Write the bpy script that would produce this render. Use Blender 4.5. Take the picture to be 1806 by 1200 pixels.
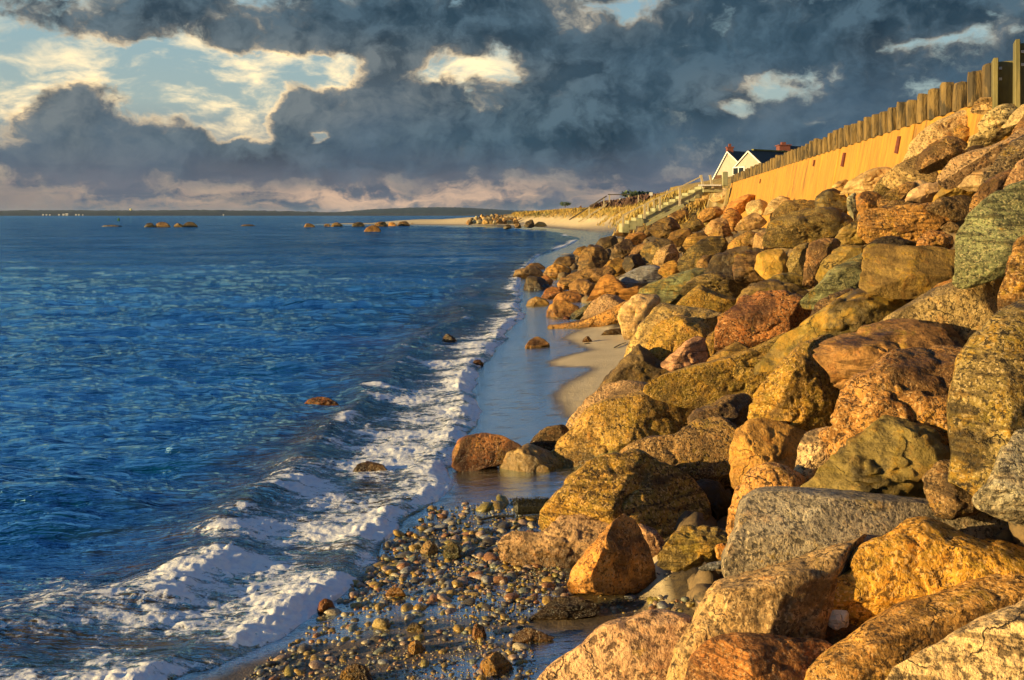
import bpy, math, random
import numpy as np

# ---------------------------------------------------------------- camera, light, exposure
SC = bpy.context.scene
for o in list(bpy.data.objects): bpy.data.objects.remove(o)
COL = SC.collection
CH, FP, UC, VH = 2.6, 1600.0, 903.0, 380.0      # eye height (m), focal length (photo px), centre column, horizon row
W0, H0 = 1806.0, 1200.0
cam_d = bpy.data.cameras.new('camera'); cam = bpy.data.objects.new('camera', cam_d); COL.objects.link(cam)
cam.location = (0, 0, CH); cam.rotation_euler = (math.pi/2, 0, 0)
cam_d.sensor_fit = 'HORIZONTAL'; cam_d.sensor_width = 36.0; cam_d.lens = 36.0*FP/W0
cam_d.shift_y = -(H0/2-VH)/W0
cam_d.clip_start = 0.05; cam_d.clip_end = 40000
SC.camera = cam
SC.view_settings.view_transform = 'Standard'; SC.view_settings.look = 'None'
SC.view_settings.gamma = 1.0; SC.view_settings.use_curve_mapping = False
SC.view_settings.exposure = 1.05
SC.render.engine = 'CYCLES'
SC.cycles.max_bounces = 5; SC.cycles.diffuse_bounces = 2; SC.cycles.glossy_bounces = 3
SC.cycles.transparent_max_bounces = 6; SC.cycles.use_denoising = True
SC.cycles.sample_clamp_direct = 2.0
SC.cycles.use_adaptive_sampling = True; SC.cycles.adaptive_threshold = 0.03

SUN_EL = math.radians(10.0)
SUN_H = (-0.954, -0.30)                            # horizontal direction towards the sun: behind the camera, over the sea
SUN_AZ = math.atan2(SUN_H[0], SUN_H[1])
sd = bpy.data.lights.new('sun', 'SUN'); so = bpy.data.objects.new('sun', sd); COL.objects.link(so)
sd.energy = 5.0; sd.angle = math.radians(0.6); sd.color = (1.0, 0.71, 0.30)
so.rotation_euler = (math.pi/2-SUN_EL, 0, -SUN_AZ+math.pi) 
from mathutils import Vector
_sv = Vector((math.cos(SUN_EL)*SUN_H[0], math.cos(SUN_EL)*SUN_H[1], math.sin(SUN_EL)))
so.rotation_euler = _sv.to_track_quat('Z', 'Y').to_euler()

# ---------------------------------------------------------------- small node-graph language
class S:
    def __init__(s, t, k): s.t, s.k = t, k
    def _m(s, op, b=None, c=None, clamp=False):
        n = s.t.nodes.new('ShaderNodeMath'); n.operation = op; n.use_clamp = clamp
        for i, x in enumerate((s, b, c)):
            if x is None: continue
            if isinstance(x, S): s.t.links.new(x.k, n.inputs[i])
            else: n.inputs[i].default_value = x
        return S(s.t, n.outputs[0])
    def __add__(s, b): return s._m('ADD', b)
    __radd__ = __add__
    def __sub__(s, b): return s._m('SUBTRACT', b)
    def __rsub__(s, b): return s._m('MULTIPLY', -1.0)._m('ADD', b)
    def __mul__(s, b): return s._m('MULTIPLY', b)
    __rmul__ = __mul__
    def __truediv__(s, b): return s._m('DIVIDE', b)
    def max(s, b): return s._m('MAXIMUM', b)
    def min(s, b): return s._m('MINIMUM', b)
    def pow(s, b): return s._m('POWER', b)
    def abs(s): return s._m('ABSOLUTE')
    def clamp(s): return s._m('ADD', 0.0, clamp=True)
    def ramp(s, a, b):                              # smoothstep between a and b
        n = s.t.nodes.new('ShaderNodeMapRange'); n.interpolation_type = 'SMOOTHSTEP'
        s.t.links.new(s.k, n.inputs[0]); n.inputs[1].default_value = a; n.inputs[2].default_value = b
        n.inputs[3].default_value = 0; n.inputs[4].default_value = 1
        return S(s.t, n.outputs[0])
class G:
    def __init__(g, tree): g.t = tree; tree.nodes.clear()
    def node(g, kind, **kw):
        n = g.t.nodes.new(kind)
        for k, v in kw.items(): setattr(n, k, v)
        return n
    def set(g, inp, v):
        if isinstance(v, S): g.t.links.new(v.k, inp)
        elif hasattr(v, 'is_output'): g.t.links.new(v, inp)
        elif isinstance(v, (tuple, list)):
            d = inp.default_value
            inp.default_value = tuple(v)+((1.0,) if len(d) == 4 and len(v) == 3 else ())
        else: inp.default_value = v
    def noise(g, vec, scale, detail=4, rough=.55, dist=0.0, out=0):
        n = g.node('ShaderNodeTexNoise'); g.set(n.inputs['Vector'], vec); n.inputs['Scale'].default_value = scale
        n.inputs['Detail'].default_value = detail; n.inputs['Roughness'].default_value = rough; n.inputs['Distortion'].default_value = dist
        return S(g.t, n.outputs[out])
    def voro(g, vec, scale, feature='F1', rnd=1.0):
        n = g.node('ShaderNodeTexVoronoi', feature=feature); g.set(n.inputs['Vector'], vec); n.inputs['Scale'].default_value = scale
        return S(g.t, n.outputs['Distance'])
    def mix(g, f, a, b, mode='MIX'):
        n = g.node('ShaderNodeMix', data_type='RGBA', blend_type=mode)
        g.set(n.inputs[0], f); g.set(n.inputs[6], a); g.set(n.inputs[7], b)
        return S(g.t, n.outputs[2])
    def vec(g, op, a, b=None, out=0):
        n = g.node('ShaderNodeVectorMath', operation=op); g.set(n.inputs[0], a)
        if b is not None: g.set(n.inputs[3 if op == 'SCALE' else 1], b)
        return S(g.t, n.outputs[out])
    def comb(g, x, y, z):
        n = g.node('ShaderNodeCombineXYZ')
        for i, v in enumerate((x, y, z)): g.set(n.inputs[i], v)
        return S(g.t, n.outputs[0])
    def sep(g, v):
        n = g.node('ShaderNodeSeparateXYZ'); g.set(n.inputs[0], v)
        return [S(g.t, n.outputs[i]) for i in range(3)]
    def attr(g, name, kind='GEOMETRY', out='Fac'):
        n = g.node('ShaderNodeAttribute', attribute_type=kind); n.attribute_name = name
        return S(g.t, n.outputs[out])
    def bump(g, h, strength, dist, normal=None):
        n = g.node('ShaderNodeBump'); g.set(n.inputs['Height'], h); n.inputs['Strength'].default_value = strength
        n.inputs['Distance'].default_value = dist
        if normal is not None: g.set(n.inputs['Normal'], normal)
        return S(g.t, n.outputs[0])
    def bsdf(g, **kw):
        n = g.node('ShaderNodeBsdfPrincipled')
        for k, v in kw.items(): g.set(n.inputs[k.replace('_', ' ')], v)
        return S(g.t, n.outputs[0])
    def out(g, sh, kind='ShaderNodeOutputMaterial'):
        n = g.node(kind); g.t.links.new(sh.k, n.inputs[0])

# ---------------------------------------------------------------- sky: Nishita behind broken, evening-lit cloud
wd = bpy.data.worlds.new('World'); SC.world = wd; wd.use_nodes = True
def build_world():
    g = G(wd.node_tree)
    tc = g.node('ShaderNodeTexCoord'); d = S(g.t, tc.outputs['Generated'])
    x, y, z = g.sep(d)
    sky = g.node('ShaderNodeTexSky', sky_type='NISHITA', sun_disc=False)
    sky.sun_elevation = SUN_EL; sky.sun_rotation = SUN_AZ; sky.air_density = 1.2; sky.dust_density = 1.0; sky.ozone_density = 2.0
    skyc = g.mix(1.0, S(g.t, sky.outputs[0]), (0.10, 0.10, 0.10), 'MULTIPLY')
    # domain warp so that every cloud edge is ragged
    sv = g.vec('MULTIPLY', d, (1.0, 1.0, 1.7))
    w1 = g.vec('SUBTRACT', g.noise(sv, 7.0, 3, .55, out=1), (.5, .5, .5))
    w2 = g.vec('SUBTRACT', g.noise(sv, 26.0, 5, .6, out=1), (.5, .5, .5))
    dw = g.vec('ADD', g.vec('ADD', d, g.vec('SCALE', w1, .055)), g.vec('SCALE', w2, .024))
    wx, wy, wz = g.sep(dw)
    az = wx._m('ARCTAN2', wy); el = wz
    az0 = x._m('ARCTAN2', y)
    def blobs(items):
        acc = None
        for (u, v, ru, rv, a) in items:
            tx = (u-UC)/FP; tz = (VH-v)/FP; c = math.cos(math.atan(tx))
            A, E = math.atan(tx), tz*c/math.sqrt(1+(tz*c)**2)
            ra, re = ru/FP*c*c, rv/FP*c
            q = ((az-A)*(1/ra)).pow(2.0) + ((el-E)*(1/re)).pow(2.0)
            b = (q*-1.0)._m('EXPONENT')*a
            acc = b if acc is None else acc+b
        return acc
    clear = blobs([(40,75,150,24,.75),(250,112,170,28,.72),(420,118,200,28,.82),(300,180,70,45,1.0),(40,130,70,35,.55),(545,130,130,26,.8),(390,205,45,28,.8),(800,128,130,24,1.15),(745,95,60,22,.4),
                   (568,238,16,16,1.5),(880,88,30,60,.6),(1075,14,70,24,.9),(990,45,35,30,.55),(1350,158,80,20,1.15),(1290,196,34,16,1.2),(1430,130,140,12,.7),(1640,75,150,12,.75),(1500,108,120,10,.4),(400,215,70,38,1.25),(440,165,85,34,.95),(470,238,24,30,.9),(600,190,24,40,.45),
                   (480,28,110,20,.25),(0,185,40,60,.5)])
    dark = blobs([(600,45,330,75,.75),(700,105,50,60,.75),(1100,120,330,150,.9),(1520,60,340,100,.5),(1500,230,420,70,.55),(110,235,110,50,.75),(100,170,70,40,.6),(210,222,100,34,.55),(330,250,130,45,.7),
                  (250,280,420,26,.75),(520,205,52,70,1.2),(600,170,60,25,.35),(430,230,26,36,.6),(660,215,60,70,.7),(860,220,220,90,.75),(480,275,160,30,.55),(150,35,260,42,.55),(385,138,40,20,.6),(800,260,400,40,.45)])
    n = g.noise(dw, 15.0, 9, .62); nb = g.noise(sv, 4.2, 4, .5)
    n2 = g.noise(g.vec('MULTIPLY', dw, (1.0, 1.0, 1.5)), 27.0, 8, .60)
    cov = (n-.5)*3.3 + (n2-.5)*1.7 + (nb-.5)*1.5 + .30 + dark*.85 - clear*1.0
    high = z.ramp(.215, .36)
    cov = cov - high*.95
    low = z.ramp(.060, .012)
    band = g.noise(g.vec('MULTIPLY', dw, (1.0, 1.0, 7.0)), 6.0, 6, .6)
    cov = cov - low*.05 + low*(band-.5)*3.0
    dens = cov.ramp(-.05, .62)
    # light comes from the bright gap low on the seaward side: thin and gap-facing edges glow
    up = g.vec('ADD', dw, (-.010, 0, .020))
    nu = g.noise(up, 15.0, 5, .62)
    shade = ((n-nu)*5.0+.42).clamp()
    thin = (1.0-cov.ramp(.10, 1.05))
    glow = blobs([(330,150,330,110,1.0),(620,150,280,70,.8),(60,190,200,90,.6),(800,128,150,40,.7),(1080,20,120,50,.5),(1330,170,110,45,.5),(1640,75,160,30,.35)]).min(1.0)
    # clear colours
    ramp = g.node('ShaderNodeValToRGB'); e = ramp.color_ramp
    pts = [(0.0,(.36,.29,.29)),(.03,(.32,.29,.32)),(.07,(.32,.36,.41)),(.12,(.52,.66,.64)),(.20,(.42,.66,.74)),(.33,(.24,.48,.78)),(.62,(.06,.18,.44)),(1.0,(.035,.11,.32))]
    while len(e.elements) < len(pts): e.elements.new(.5)
    for i, (p, c) in enumerate(pts): e.elements[i].position = p; e.elements[i].color = c+(1,)
    g.set(ramp.inputs[0], z)
    base = g.mix(.25, S(g.t, ramp.outputs[0]), skyc)
    streak = g.noise(g.vec('MULTIPLY', g.vec('ADD', d, g.vec('SCALE', w1, .05)), (1.0, 1.0, 2.6)), 13.0, 8, .62).ramp(.45, .70)
    base = g.mix((glow*streak*.80).clamp(), base, (2.0, 1.50, .80))
    hzpink = blobs([(640,345,300,22,1.15),(1150,328,200,12,.5),(980,350,240,16,.6),(80,320,220,22,.35)])
    base = g.mix((hzpink*.52*g.noise(g.vec('MULTIPLY', dw, (1,1,7.0)), 8.0, 5, .6).ramp(.3, .6)).clamp(), base, (1.25, .80, .50))
    # cloud colours: slate, bluer to the right, lilac near the horizon
    c_dark = g.mix(n.ramp(.35, .70), (.044, .094, .140), (.017, .042, .070))
    c_mid = g.mix(nb.ramp(.35, .65), (.112, .188, .246), (.074, .146, .210))
    cc = g.mix(shade, c_dark, c_mid)
    cc = g.mix((z.ramp(.19, .07)*nb.ramp(.38, .62)*.75).clamp(), cc, g.mix(n2.ramp(.35, .65), (.140, .210, .280), (.094, .158, .232)))
    cc = g.mix((z.ramp(.085, .02)*.8).clamp(), cc, g.mix(band.ramp(.35,.65), (.22, .215, .26), (.13, .15, .21)))
    cc = g.mix((glow*.50*(shade*.7+.3)).clamp(), cc, (.34, .345, .315))
    warm = (thin.pow(2.4)*(glow*1.1+.10)).clamp()
    cc = g.mix((warm*(shade*.8+.15)).clamp(), cc, (1.9, 1.30, .62))
    col = g.mix(dens, base, cc)
    # below the horizon: the dim colour of the water
    col = g.mix(z.ramp(-.004, -.02), col, (.04, .09, .16))
    bg = g.node('ShaderNodeBackground'); g.set(bg.inputs[0], col); bg.inputs[1].default_value = 0.40
    g.out(S(g.t, bg.outputs[0]), 'ShaderNodeOutputWorld')
build_world()
wd.cycles.sampling_method = 'MANUAL'; wd.cycles.sample_map_resolution = 512

# ---------------------------------------------------------------- helpers
RNG = np.random.default_rng(7)
def px(u, v, y):
    """world point seen at photo pixel (u, v) when it stands y metres away"""
    return np.array(((u-UC)/FP*y, y, CH-(v-VH)/FP*y))
def _h(ix, iy, iz):
    n = (ix.astype(np.uint32)*np.uint32(374761393)+iy.astype(np.uint32)*np.uint32(668265263)+iz.astype(np.uint32)*np.uint32(2147483647-58))
    n = (n ^ (n >> np.uint32(13)))*np.uint32(1274126177)
    n = n ^ (n >> np.uint32(16))
    return n.astype(np.float32)*np.float32(1/4294967295.0)
def vnoise(p):
    """value noise in -1..1 at (n,3) points"""
    p = np.asarray(p, np.float32); i = np.floor(p).astype(np.int64); f = p-i; f = f*f*f*(f*(f*6-15)+10)
    r = 0
    for dx in (0, 1):
        for dy in (0, 1):
            for dz in (0, 1):
                w = (f[:,0] if dx else 1-f[:,0])*(f[:,1] if dy else 1-f[:,1])*(f[:,2] if dz else 1-f[:,2])
                r = r+w*_h(i[:,0]+dx, i[:,1]+dy, i[:,2]+dz)
    return r*2-1
def fbm(p, oct=4, rough=.5, lac=2.03):
    p = np.asarray(p, np.float32); a, s, t = 1.0, 0, 0
    for k in range(oct):
        s = s+a*vnoise(p*np.float32(lac**k)+np.float32(17.3*k)); t += a; a *= rough
    return s/t
def ss(a, b, x):
    t = np.clip((x-a)/(b-a), 0, 1); return t*t*(3-2*t)
def xyz(x, y, z=0.0): return np.stack([x, y, np.zeros_like(x)+z], 1)
def mesh_from(name, verts, faces, mat=None, smooth=True):
    me = bpy.data.meshes.new(name)
    verts = np.asarray(verts, np.float32); faces = np.asarray(faces, np.int32)
    me.vertices.add(len(verts)); me.vertices.foreach_set('co', verts.ravel())
    k = faces.shape[1]
    me.loops.add(faces.size); me.loops.foreach_set('vertex_index', faces.ravel())
    me.polygons.add(len(faces)); me.polygons.foreach_set('loop_start', np.arange(0, faces.size, k, dtype=np.int32))
    me.polygons.foreach_set('loop_total', np.full(len(faces), k, np.int32))
    me.polygons.foreach_set('use_smooth', np.full(len(faces), smooth, bool))
    me.update(calc_edges=True); me.validate()
    if mat: me.materials.append(mat)
    return me
def tag(o, label=None, cat=None, group=None, kind=None):
    for k, v in (('label', label), ('category', cat), ('group', group), ('kind', kind)):
        if v: o[k] = v
    return o
def add(name, me, parent=None, loc=None, **t):
    o = bpy.data.objects.new(name, me); COL.objects.link(o)
    if loc is not None: o.location = loc
    if parent is not None: o.parent = parent
    return tag(o, **t)
def empty(name, loc, **t):
    return add(name, None, None, loc, **t)
def grid_faces(nr, nc):
    a = np.arange(nr*nc).reshape(nr, nc)
    return np.stack([a[:-1,:-1], a[:-1,1:], a[1:,1:], a[1:,:-1]], -1).reshape(-1, 4)
def fattr(me, name, arr):
    at = me.attributes.new(name, 'FLOAT', 'POINT'); at.data.foreach_set('value', np.asarray(arr, np.float32))
def material(name):
    m = bpy.data.materials.new(name); m.use_nodes = True
    return m, G(m.node_tree)
class MB:
    """collects boxes, bars and prisms into one mesh"""
    def __init__(s): s.v, s.f = [], []
    def hexa(s, P):                                 # 8 corners: bottom ring 0-3, top ring 4-7
        b = len(s.v); s.v += [tuple(p) for p in P]
        for q in ((3,2,1,0),(4,5,6,7),(0,1,5,4),(1,2,6,5),(2,3,7,6),(3,0,4,7)): s.f.append([b+i for i in q])
        return s
    def box(s, c, d, jit=0.0):
        c = np.array(c, float); d = np.array(d, float)/2
        P = [c+d*np.array(k) for k in ((-1,-1,-1),(1,-1,-1),(1,1,-1),(-1,1,-1),(-1,-1,1),(1,-1,1),(1,1,1),(-1,1,1))]
        if jit: P = [p+RNG.normal(0, jit, 3) for p in P]
        return s.hexa(P)
    def bar(s, a, b, w, h):                         # square bar from a to b
        a = np.array(a, float); b = np.array(b, float); t = (b-a)/np.linalg.norm(b-a)
        u = np.cross(t, (0, 0, 1)); u = np.array((1., 0, 0)) if np.linalg.norm(u) < 1e-6 else u/np.linalg.norm(u)
        n = np.cross(u, t)
        q = [(-1,-1),(1,-1),(1,1),(-1,1)]
        return s.hexa([a+u*i*w/2+n*j*h/2 for i, j in q]+[b+u*i*w/2+n*j*h/2 for i, j in q])
    def mesh(s, name, mat, bevel=0.0):
        me = bpy.data.meshes.new(name); me.from_pydata([tuple(map(float, v)) for v in s.v], [], s.f); me.materials.append(mat)
        if bevel:
            import bmesh
            bm = bmesh.new(); bm.from_mesh(me)
            bmesh.ops.bevel(bm, geom=bm.edges[:], offset=bevel, segments=1, affect='EDGES'); bm.to_mesh(me); bm.free()
        return me

# ---------------------------------------------------------------- the lie of the land
SHORE = np.array([(-6.5,1.0),(-3.4,3.6),(-1.95,5.0),(-1.42,5.55),(-1.06,6.5),(-.98,7.2),(-.68,8.2),(-.66,9.6),(-.46,11.6),(-.60,13.5),(-.42,16.5),(.30,23),(.3,30),(.4,38),(1.6,57),(4.9,78),
                  (7.6,100),(7.0,138),(0,186),(-13,206),(-28,222),(-52,236),(-60,243),(-50,252),(-22,262),(0,300),(60,420),(200,900)], float)
def shore_dist(x, y):
    """signed distance to the waterline, positive inland"""
    best = np.full(x.shape, 1e9); side = -np.ones(x.shape)
    for (ax, ay), (bx, by) in zip(SHORE[:-1], SHORE[1:]):
        ex, ey = bx-ax, by-ay; t = np.clip(((x-ax)*ex+(y-ay)*ey)/(ex*ex+ey*ey), 0, 1)
        dx, dy = x-(ax+t*ex), y-(ay+t*ey); d = dx*dx+dy*dy; m = d < best
        best = np.where(m, d, best)
    ring = np.vstack([SHORE, [(4000, 900), (4000, -40), (-40, -40)]])
    for (ax, ay), (bx, by) in zip(ring, np.roll(ring, -1, 0)):
        if ay == by: continue
        hit = ((ay > y) != (by > y)) & (x < (bx-ax)*(y-ay)/(by-ay)+ax)
        side = np.where(hit, -side, side)
    return np.sqrt(best)*side
wall_x = lambda y: 5.06+.131*y
toe_x = lambda y: np.interp(y, [-10,3,5,7,8.9,12,15.7,18,21,30,38,57,70,80], [-.2,.9,.55,.75,.45,1.1,2.0,2.2,1.6,1.2,1.1,3.0,6.2,9])
top_z = lambda y: np.interp(y, [-10,11,14,17,25,40,47,55,66,75], [4.1,4.1,3.95,3.62,3.15,3.05,3.0,2.4,1.2,.5])
def ground(x, y):
    d = shore_dist(x, y)
    jag = .25*fbm(xyz(x*.5, y*.5), 2)
    zb = np.where(d > 0, .055*np.minimum(d, 9), np.maximum(.11*d, -3.0))
    t = np.clip((x-toe_x(y))/(wall_x(y)-toe_x(y)), 0, 1.0)
    slope = np.where(t > 0, t*top_z(y)*(1-ss(66, 80, y))-.05, -9)
    far = ss(50, 72, y)
    dune_h = np.interp(y, [0,60,75,100,140,180,215,240,300,600], [4.1,4.3,4.4,4.5,4.5,4.0,3.0,1.4,2.5,4])
    lip = np.interp(y, [50,80,105,140,190,230], [2.0,1.6,2.0,3.2,7,8])
    wid = np.interp(y, [50,80,110,140,190], [8,7,8,10,11])
    dune = dune_h*ss(0, 1, (d-lip)/wid)*(1+.02*np.clip(d-lip-wid*.6, 0, 14)*.9*ss(110, 160, y))*(1+.10*fbm(xyz(x*.16, y*.08, 5), 4))
    plateau = np.where(x > wall_x(y)+.3, 4.1+2.6*ss(60, 105, y)*ss(14, 22, x)*(1-ss(130,190,y)), -9)
    plateau = np.where(y < 70, plateau, np.where(x > 16, 4.2+2.6*ss(16, 24, x)*(1-ss(130,190,y)), -9))
    zz = np.maximum(zb, np.maximum(np.where(y < 80, slope, -9), np.where(d > lip, dune*far, -9)))
    zz = np.where(y < 130, np.maximum(zz, np.where(x > wall_x(y)+.3, plateau*np.where(y < 70, 1, 1), -9)), zz)
    zz = np.where((y < 60) & (x > wall_x(y)-.1) & (x < wall_x(y)+.3), np.minimum(zz, 3.0), zz)
    return zz, d
def gz(x, y):
    return float(ground(np.array([float(x)]), np.array([float(y)]))[0][0])

film_y = np.array([2,4,5,5.6,6.0,6.5,7.5,9,11,11.4,12.4,12.9,13.6,14.6,14.9,15.2,15.7,16.3,16.8,17.5,18.6,19.4,22,30,60,100,140,190,240])
film_x = np.array([.6,.75,.85,.80,.72,.75,1.2,1.2,.85,.62,.55,.56,.75,1.22,1.28,.66,.56,.95,1.42,1.2,1.02,1.2,2.2,2.2,3.0,9.0,9.5,4,-60])

def build_ground():
    m, g = material('sand_and_earth')
    geo = g.node('ShaderNodeNewGeometry'); p = S(g.t, geo.outputs['Position'])
    wet, grass, rub, film = g.attr('wet'), g.attr('turf'), g.attr('rubble'), g.attr('film')
    n1 = g.noise(p, 1.3, 6, .6); n2 = g.noise(p, 70, 3, .6); n3 = g.noise(p, 9, 6, .6)
    sand = g.mix(n1.ramp(.3, .7), (.60, .48, .28), (.50, .39, .22))
    sand = g.mix((n2.ramp(.62, .72)*.6).clamp(), sand, (.16, .12, .07))
    damp = g.mix(n3.ramp(.35, .65), (.150, .105, .055), (.075, .056, .034))
    c = g.mix(wet, sand, damp)
    c = g.mix(rub, c, g.mix(n3.ramp(.4, .6), (.05, .035, .018), (.11, .075, .03)))
    turf = g.mix(g.noise(p, .35, 6, .65).ramp(.35, .65), (.34, .22, .055), (.19, .14, .035))
    c = g.mix(grass, c, turf)
    stretch = g.vec('MULTIPLY', p, (1.0, 2.2, 1.0))
    rip = g.noise(stretch, 26, 3, .55); rip2 = g.noise(stretch, 5, 3, .55)
    nb = g.bump(n2*.5+n3*1.0+n1, .5, .03)
    dry = g.bsdf(Base_Color=c, Roughness=g.mix(wet, (.9,.9,.9), (.42,.42,.42)), Normal=nb)
    nw = g.bump(rip*.6+rip2*1.6, .55, .022)
    fr = g.node('ShaderNodeFresnel'); fr.inputs['IOR'].default_value = 1.95; g.set(fr.inputs['Normal'], nw)
    gl = g.node('ShaderNodeBsdfGlossy'); gl.inputs['Roughness'].default_value = .10; g.set(gl.inputs['Color'], (.74, .92, 1.0)); g.set(gl.inputs['Normal'], nw)
    mx = g.node('ShaderNodeMixShader')
    thin = g.noise(g.vec('MULTIPLY', p, (1.0, 1.6, 1.0)), 2.6, 6, .6).ramp(.30, .52)
    g.set(mx.inputs[0], (film*(S(g.t, fr.outputs[0])*3.4)*(thin*.6+.4)).clamp())
    g.t.links.new(dry.k, mx.inputs[1]); g.t.links.new(gl.outputs[0], mx.inputs[2])
    g.out(S(g.t, mx.outputs[0]))
    ys = np.concatenate([np.linspace(-3, 3, 14)[:-1], 3*np.exp(np.linspace(0, math.log(300), 470))])
    tt = np.linspace(0, 1, 340)
    lo, hi = -.95*np.maximum(ys, 0)-5, 1.25*np.maximum(ys, 0)+7
    X = lo[:,None]+(hi-lo)[:,None]*tt[None]; Y = np.repeat(ys[:,None], 340, 1)
    x, y = X.ravel(), Y.ravel(); z, d = ground(x, y)
    z = z+np.where((d > -.5) & (y < 90), .008*fbm(xyz(x*1.7, y*1.2, 3), 3), 0)
    under = ss(.25, 1.0, x-toe_x(y))*(1-ss(66, 76, y))*(x < wall_x(y)+.2)
    z = z-.75*under*np.clip(z/.9, .35, 1)                 # the earth under the boulders
    me = mesh_from('ground', np.stack([x, y, z], 1), grid_faces(len(ys), 340), m)
    lob = .10*fbm(xyz(x*1.1, y*.8, 9), 3)
    fx = np.interp(y, film_y, film_x)+lob*.5
    film = (1-ss(-.06, .06, x-fx))*(y < 260)
    grav = np.clip((1-ss(7.2, 8.2, y+.5*lob))*ss(.05, .2, d), 0, 1)
    film = film*(1-grav*ss(-.30, .15, fbm(xyz(x*.9, y*3.4, 15), 3)))
    film = np.where(y > 60, 1-ss(2, 5, d), film)
    wet = np.maximum(film, (1-ss(-.02, .28, x-fx-.05*lob)))
    wet = np.where(y > 60, 1-ss(3, 9, d), wet)
    fattr(me, 'wet', wet); fattr(me, 'film', film)
    rub = ((x > toe_x(y)+.35) & (y < 74) & (x < wall_x(y)+.5)).astype(float)
    fattr(me, 'rubble', rub)
    turf = ss(1.9, 2.9, z+.7*fbm(xyz(x*.2, y*.1, 2), 3))*(y > 58)
    turf = np.where((y < 110) & (x < 15), turf*.55, turf)
    turf = np.maximum(turf, ((x > wall_x(y)+.3) & (y < 60)).astype(float))
    fattr(me, 'turf', turf)
    add('ground', me, kind='structure', label='sandy beach with wet swash zone, dunes and earth bank')
build_ground()

# ---------------------------------------------------------------- the sea
def sea_height(x, y, d):
    s = -d                                            # metres seaward of the foam front
    near = 1-ss(18, 60, y)
    wob = .5*fbm(xyz(x*.25, y*.25, 1), 2)
    amp = ss(.2, 3.5, s)
    # swell: long crests roughly across the view, bending with the shore
    ph = y*.92+x*.22+wob*2.6
    swell = .185*(1-np.abs(np.sin(ph*.95))**.75*1.6)*(.45+.75*fbm(xyz(x*.12, y*.3, 4), 2))+.038*np.sin(ph*3.1+x*.5+1.3)
    chop = .115*fbm(xyz(x*.7, y*2.0, 7), 3, .55)+.060*fbm(xyz(x*2.1, y*5.2, 2), 3, .55)
    far = .16*fbm(xyz(x*.10, y*.34, 8), 4, .6)*ss(25, 120, y)
    rip = .0075*fbm(xyz(x*5.5, y*13., 3), 2)*(1-ss(12, 35, y))
    z = amp*(swell*near+chop*(.5+.5*near)+rip)+far*np.minimum(1, 60/np.maximum(y, 60))*1.2
    # last wave running up the beach: a low bore, then the dark face of the next one
    along = fbm(xyz(x*.7, y*.7, 11), 2)
    bore = ss(0, .24, s)*(.022+.030*np.exp(-((s-.22-.1*along)/.20)**2))
    s2 = s-1.55-.45*along
    ridge = .10*np.exp(-(s2/.34)**2)*(1-ss(20, 45, y))
    z = np.where(s > 0, z+bore*(1-ss(1.0, 4.0, s))+ridge, -.25)
    return z, s, along, s2
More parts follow.
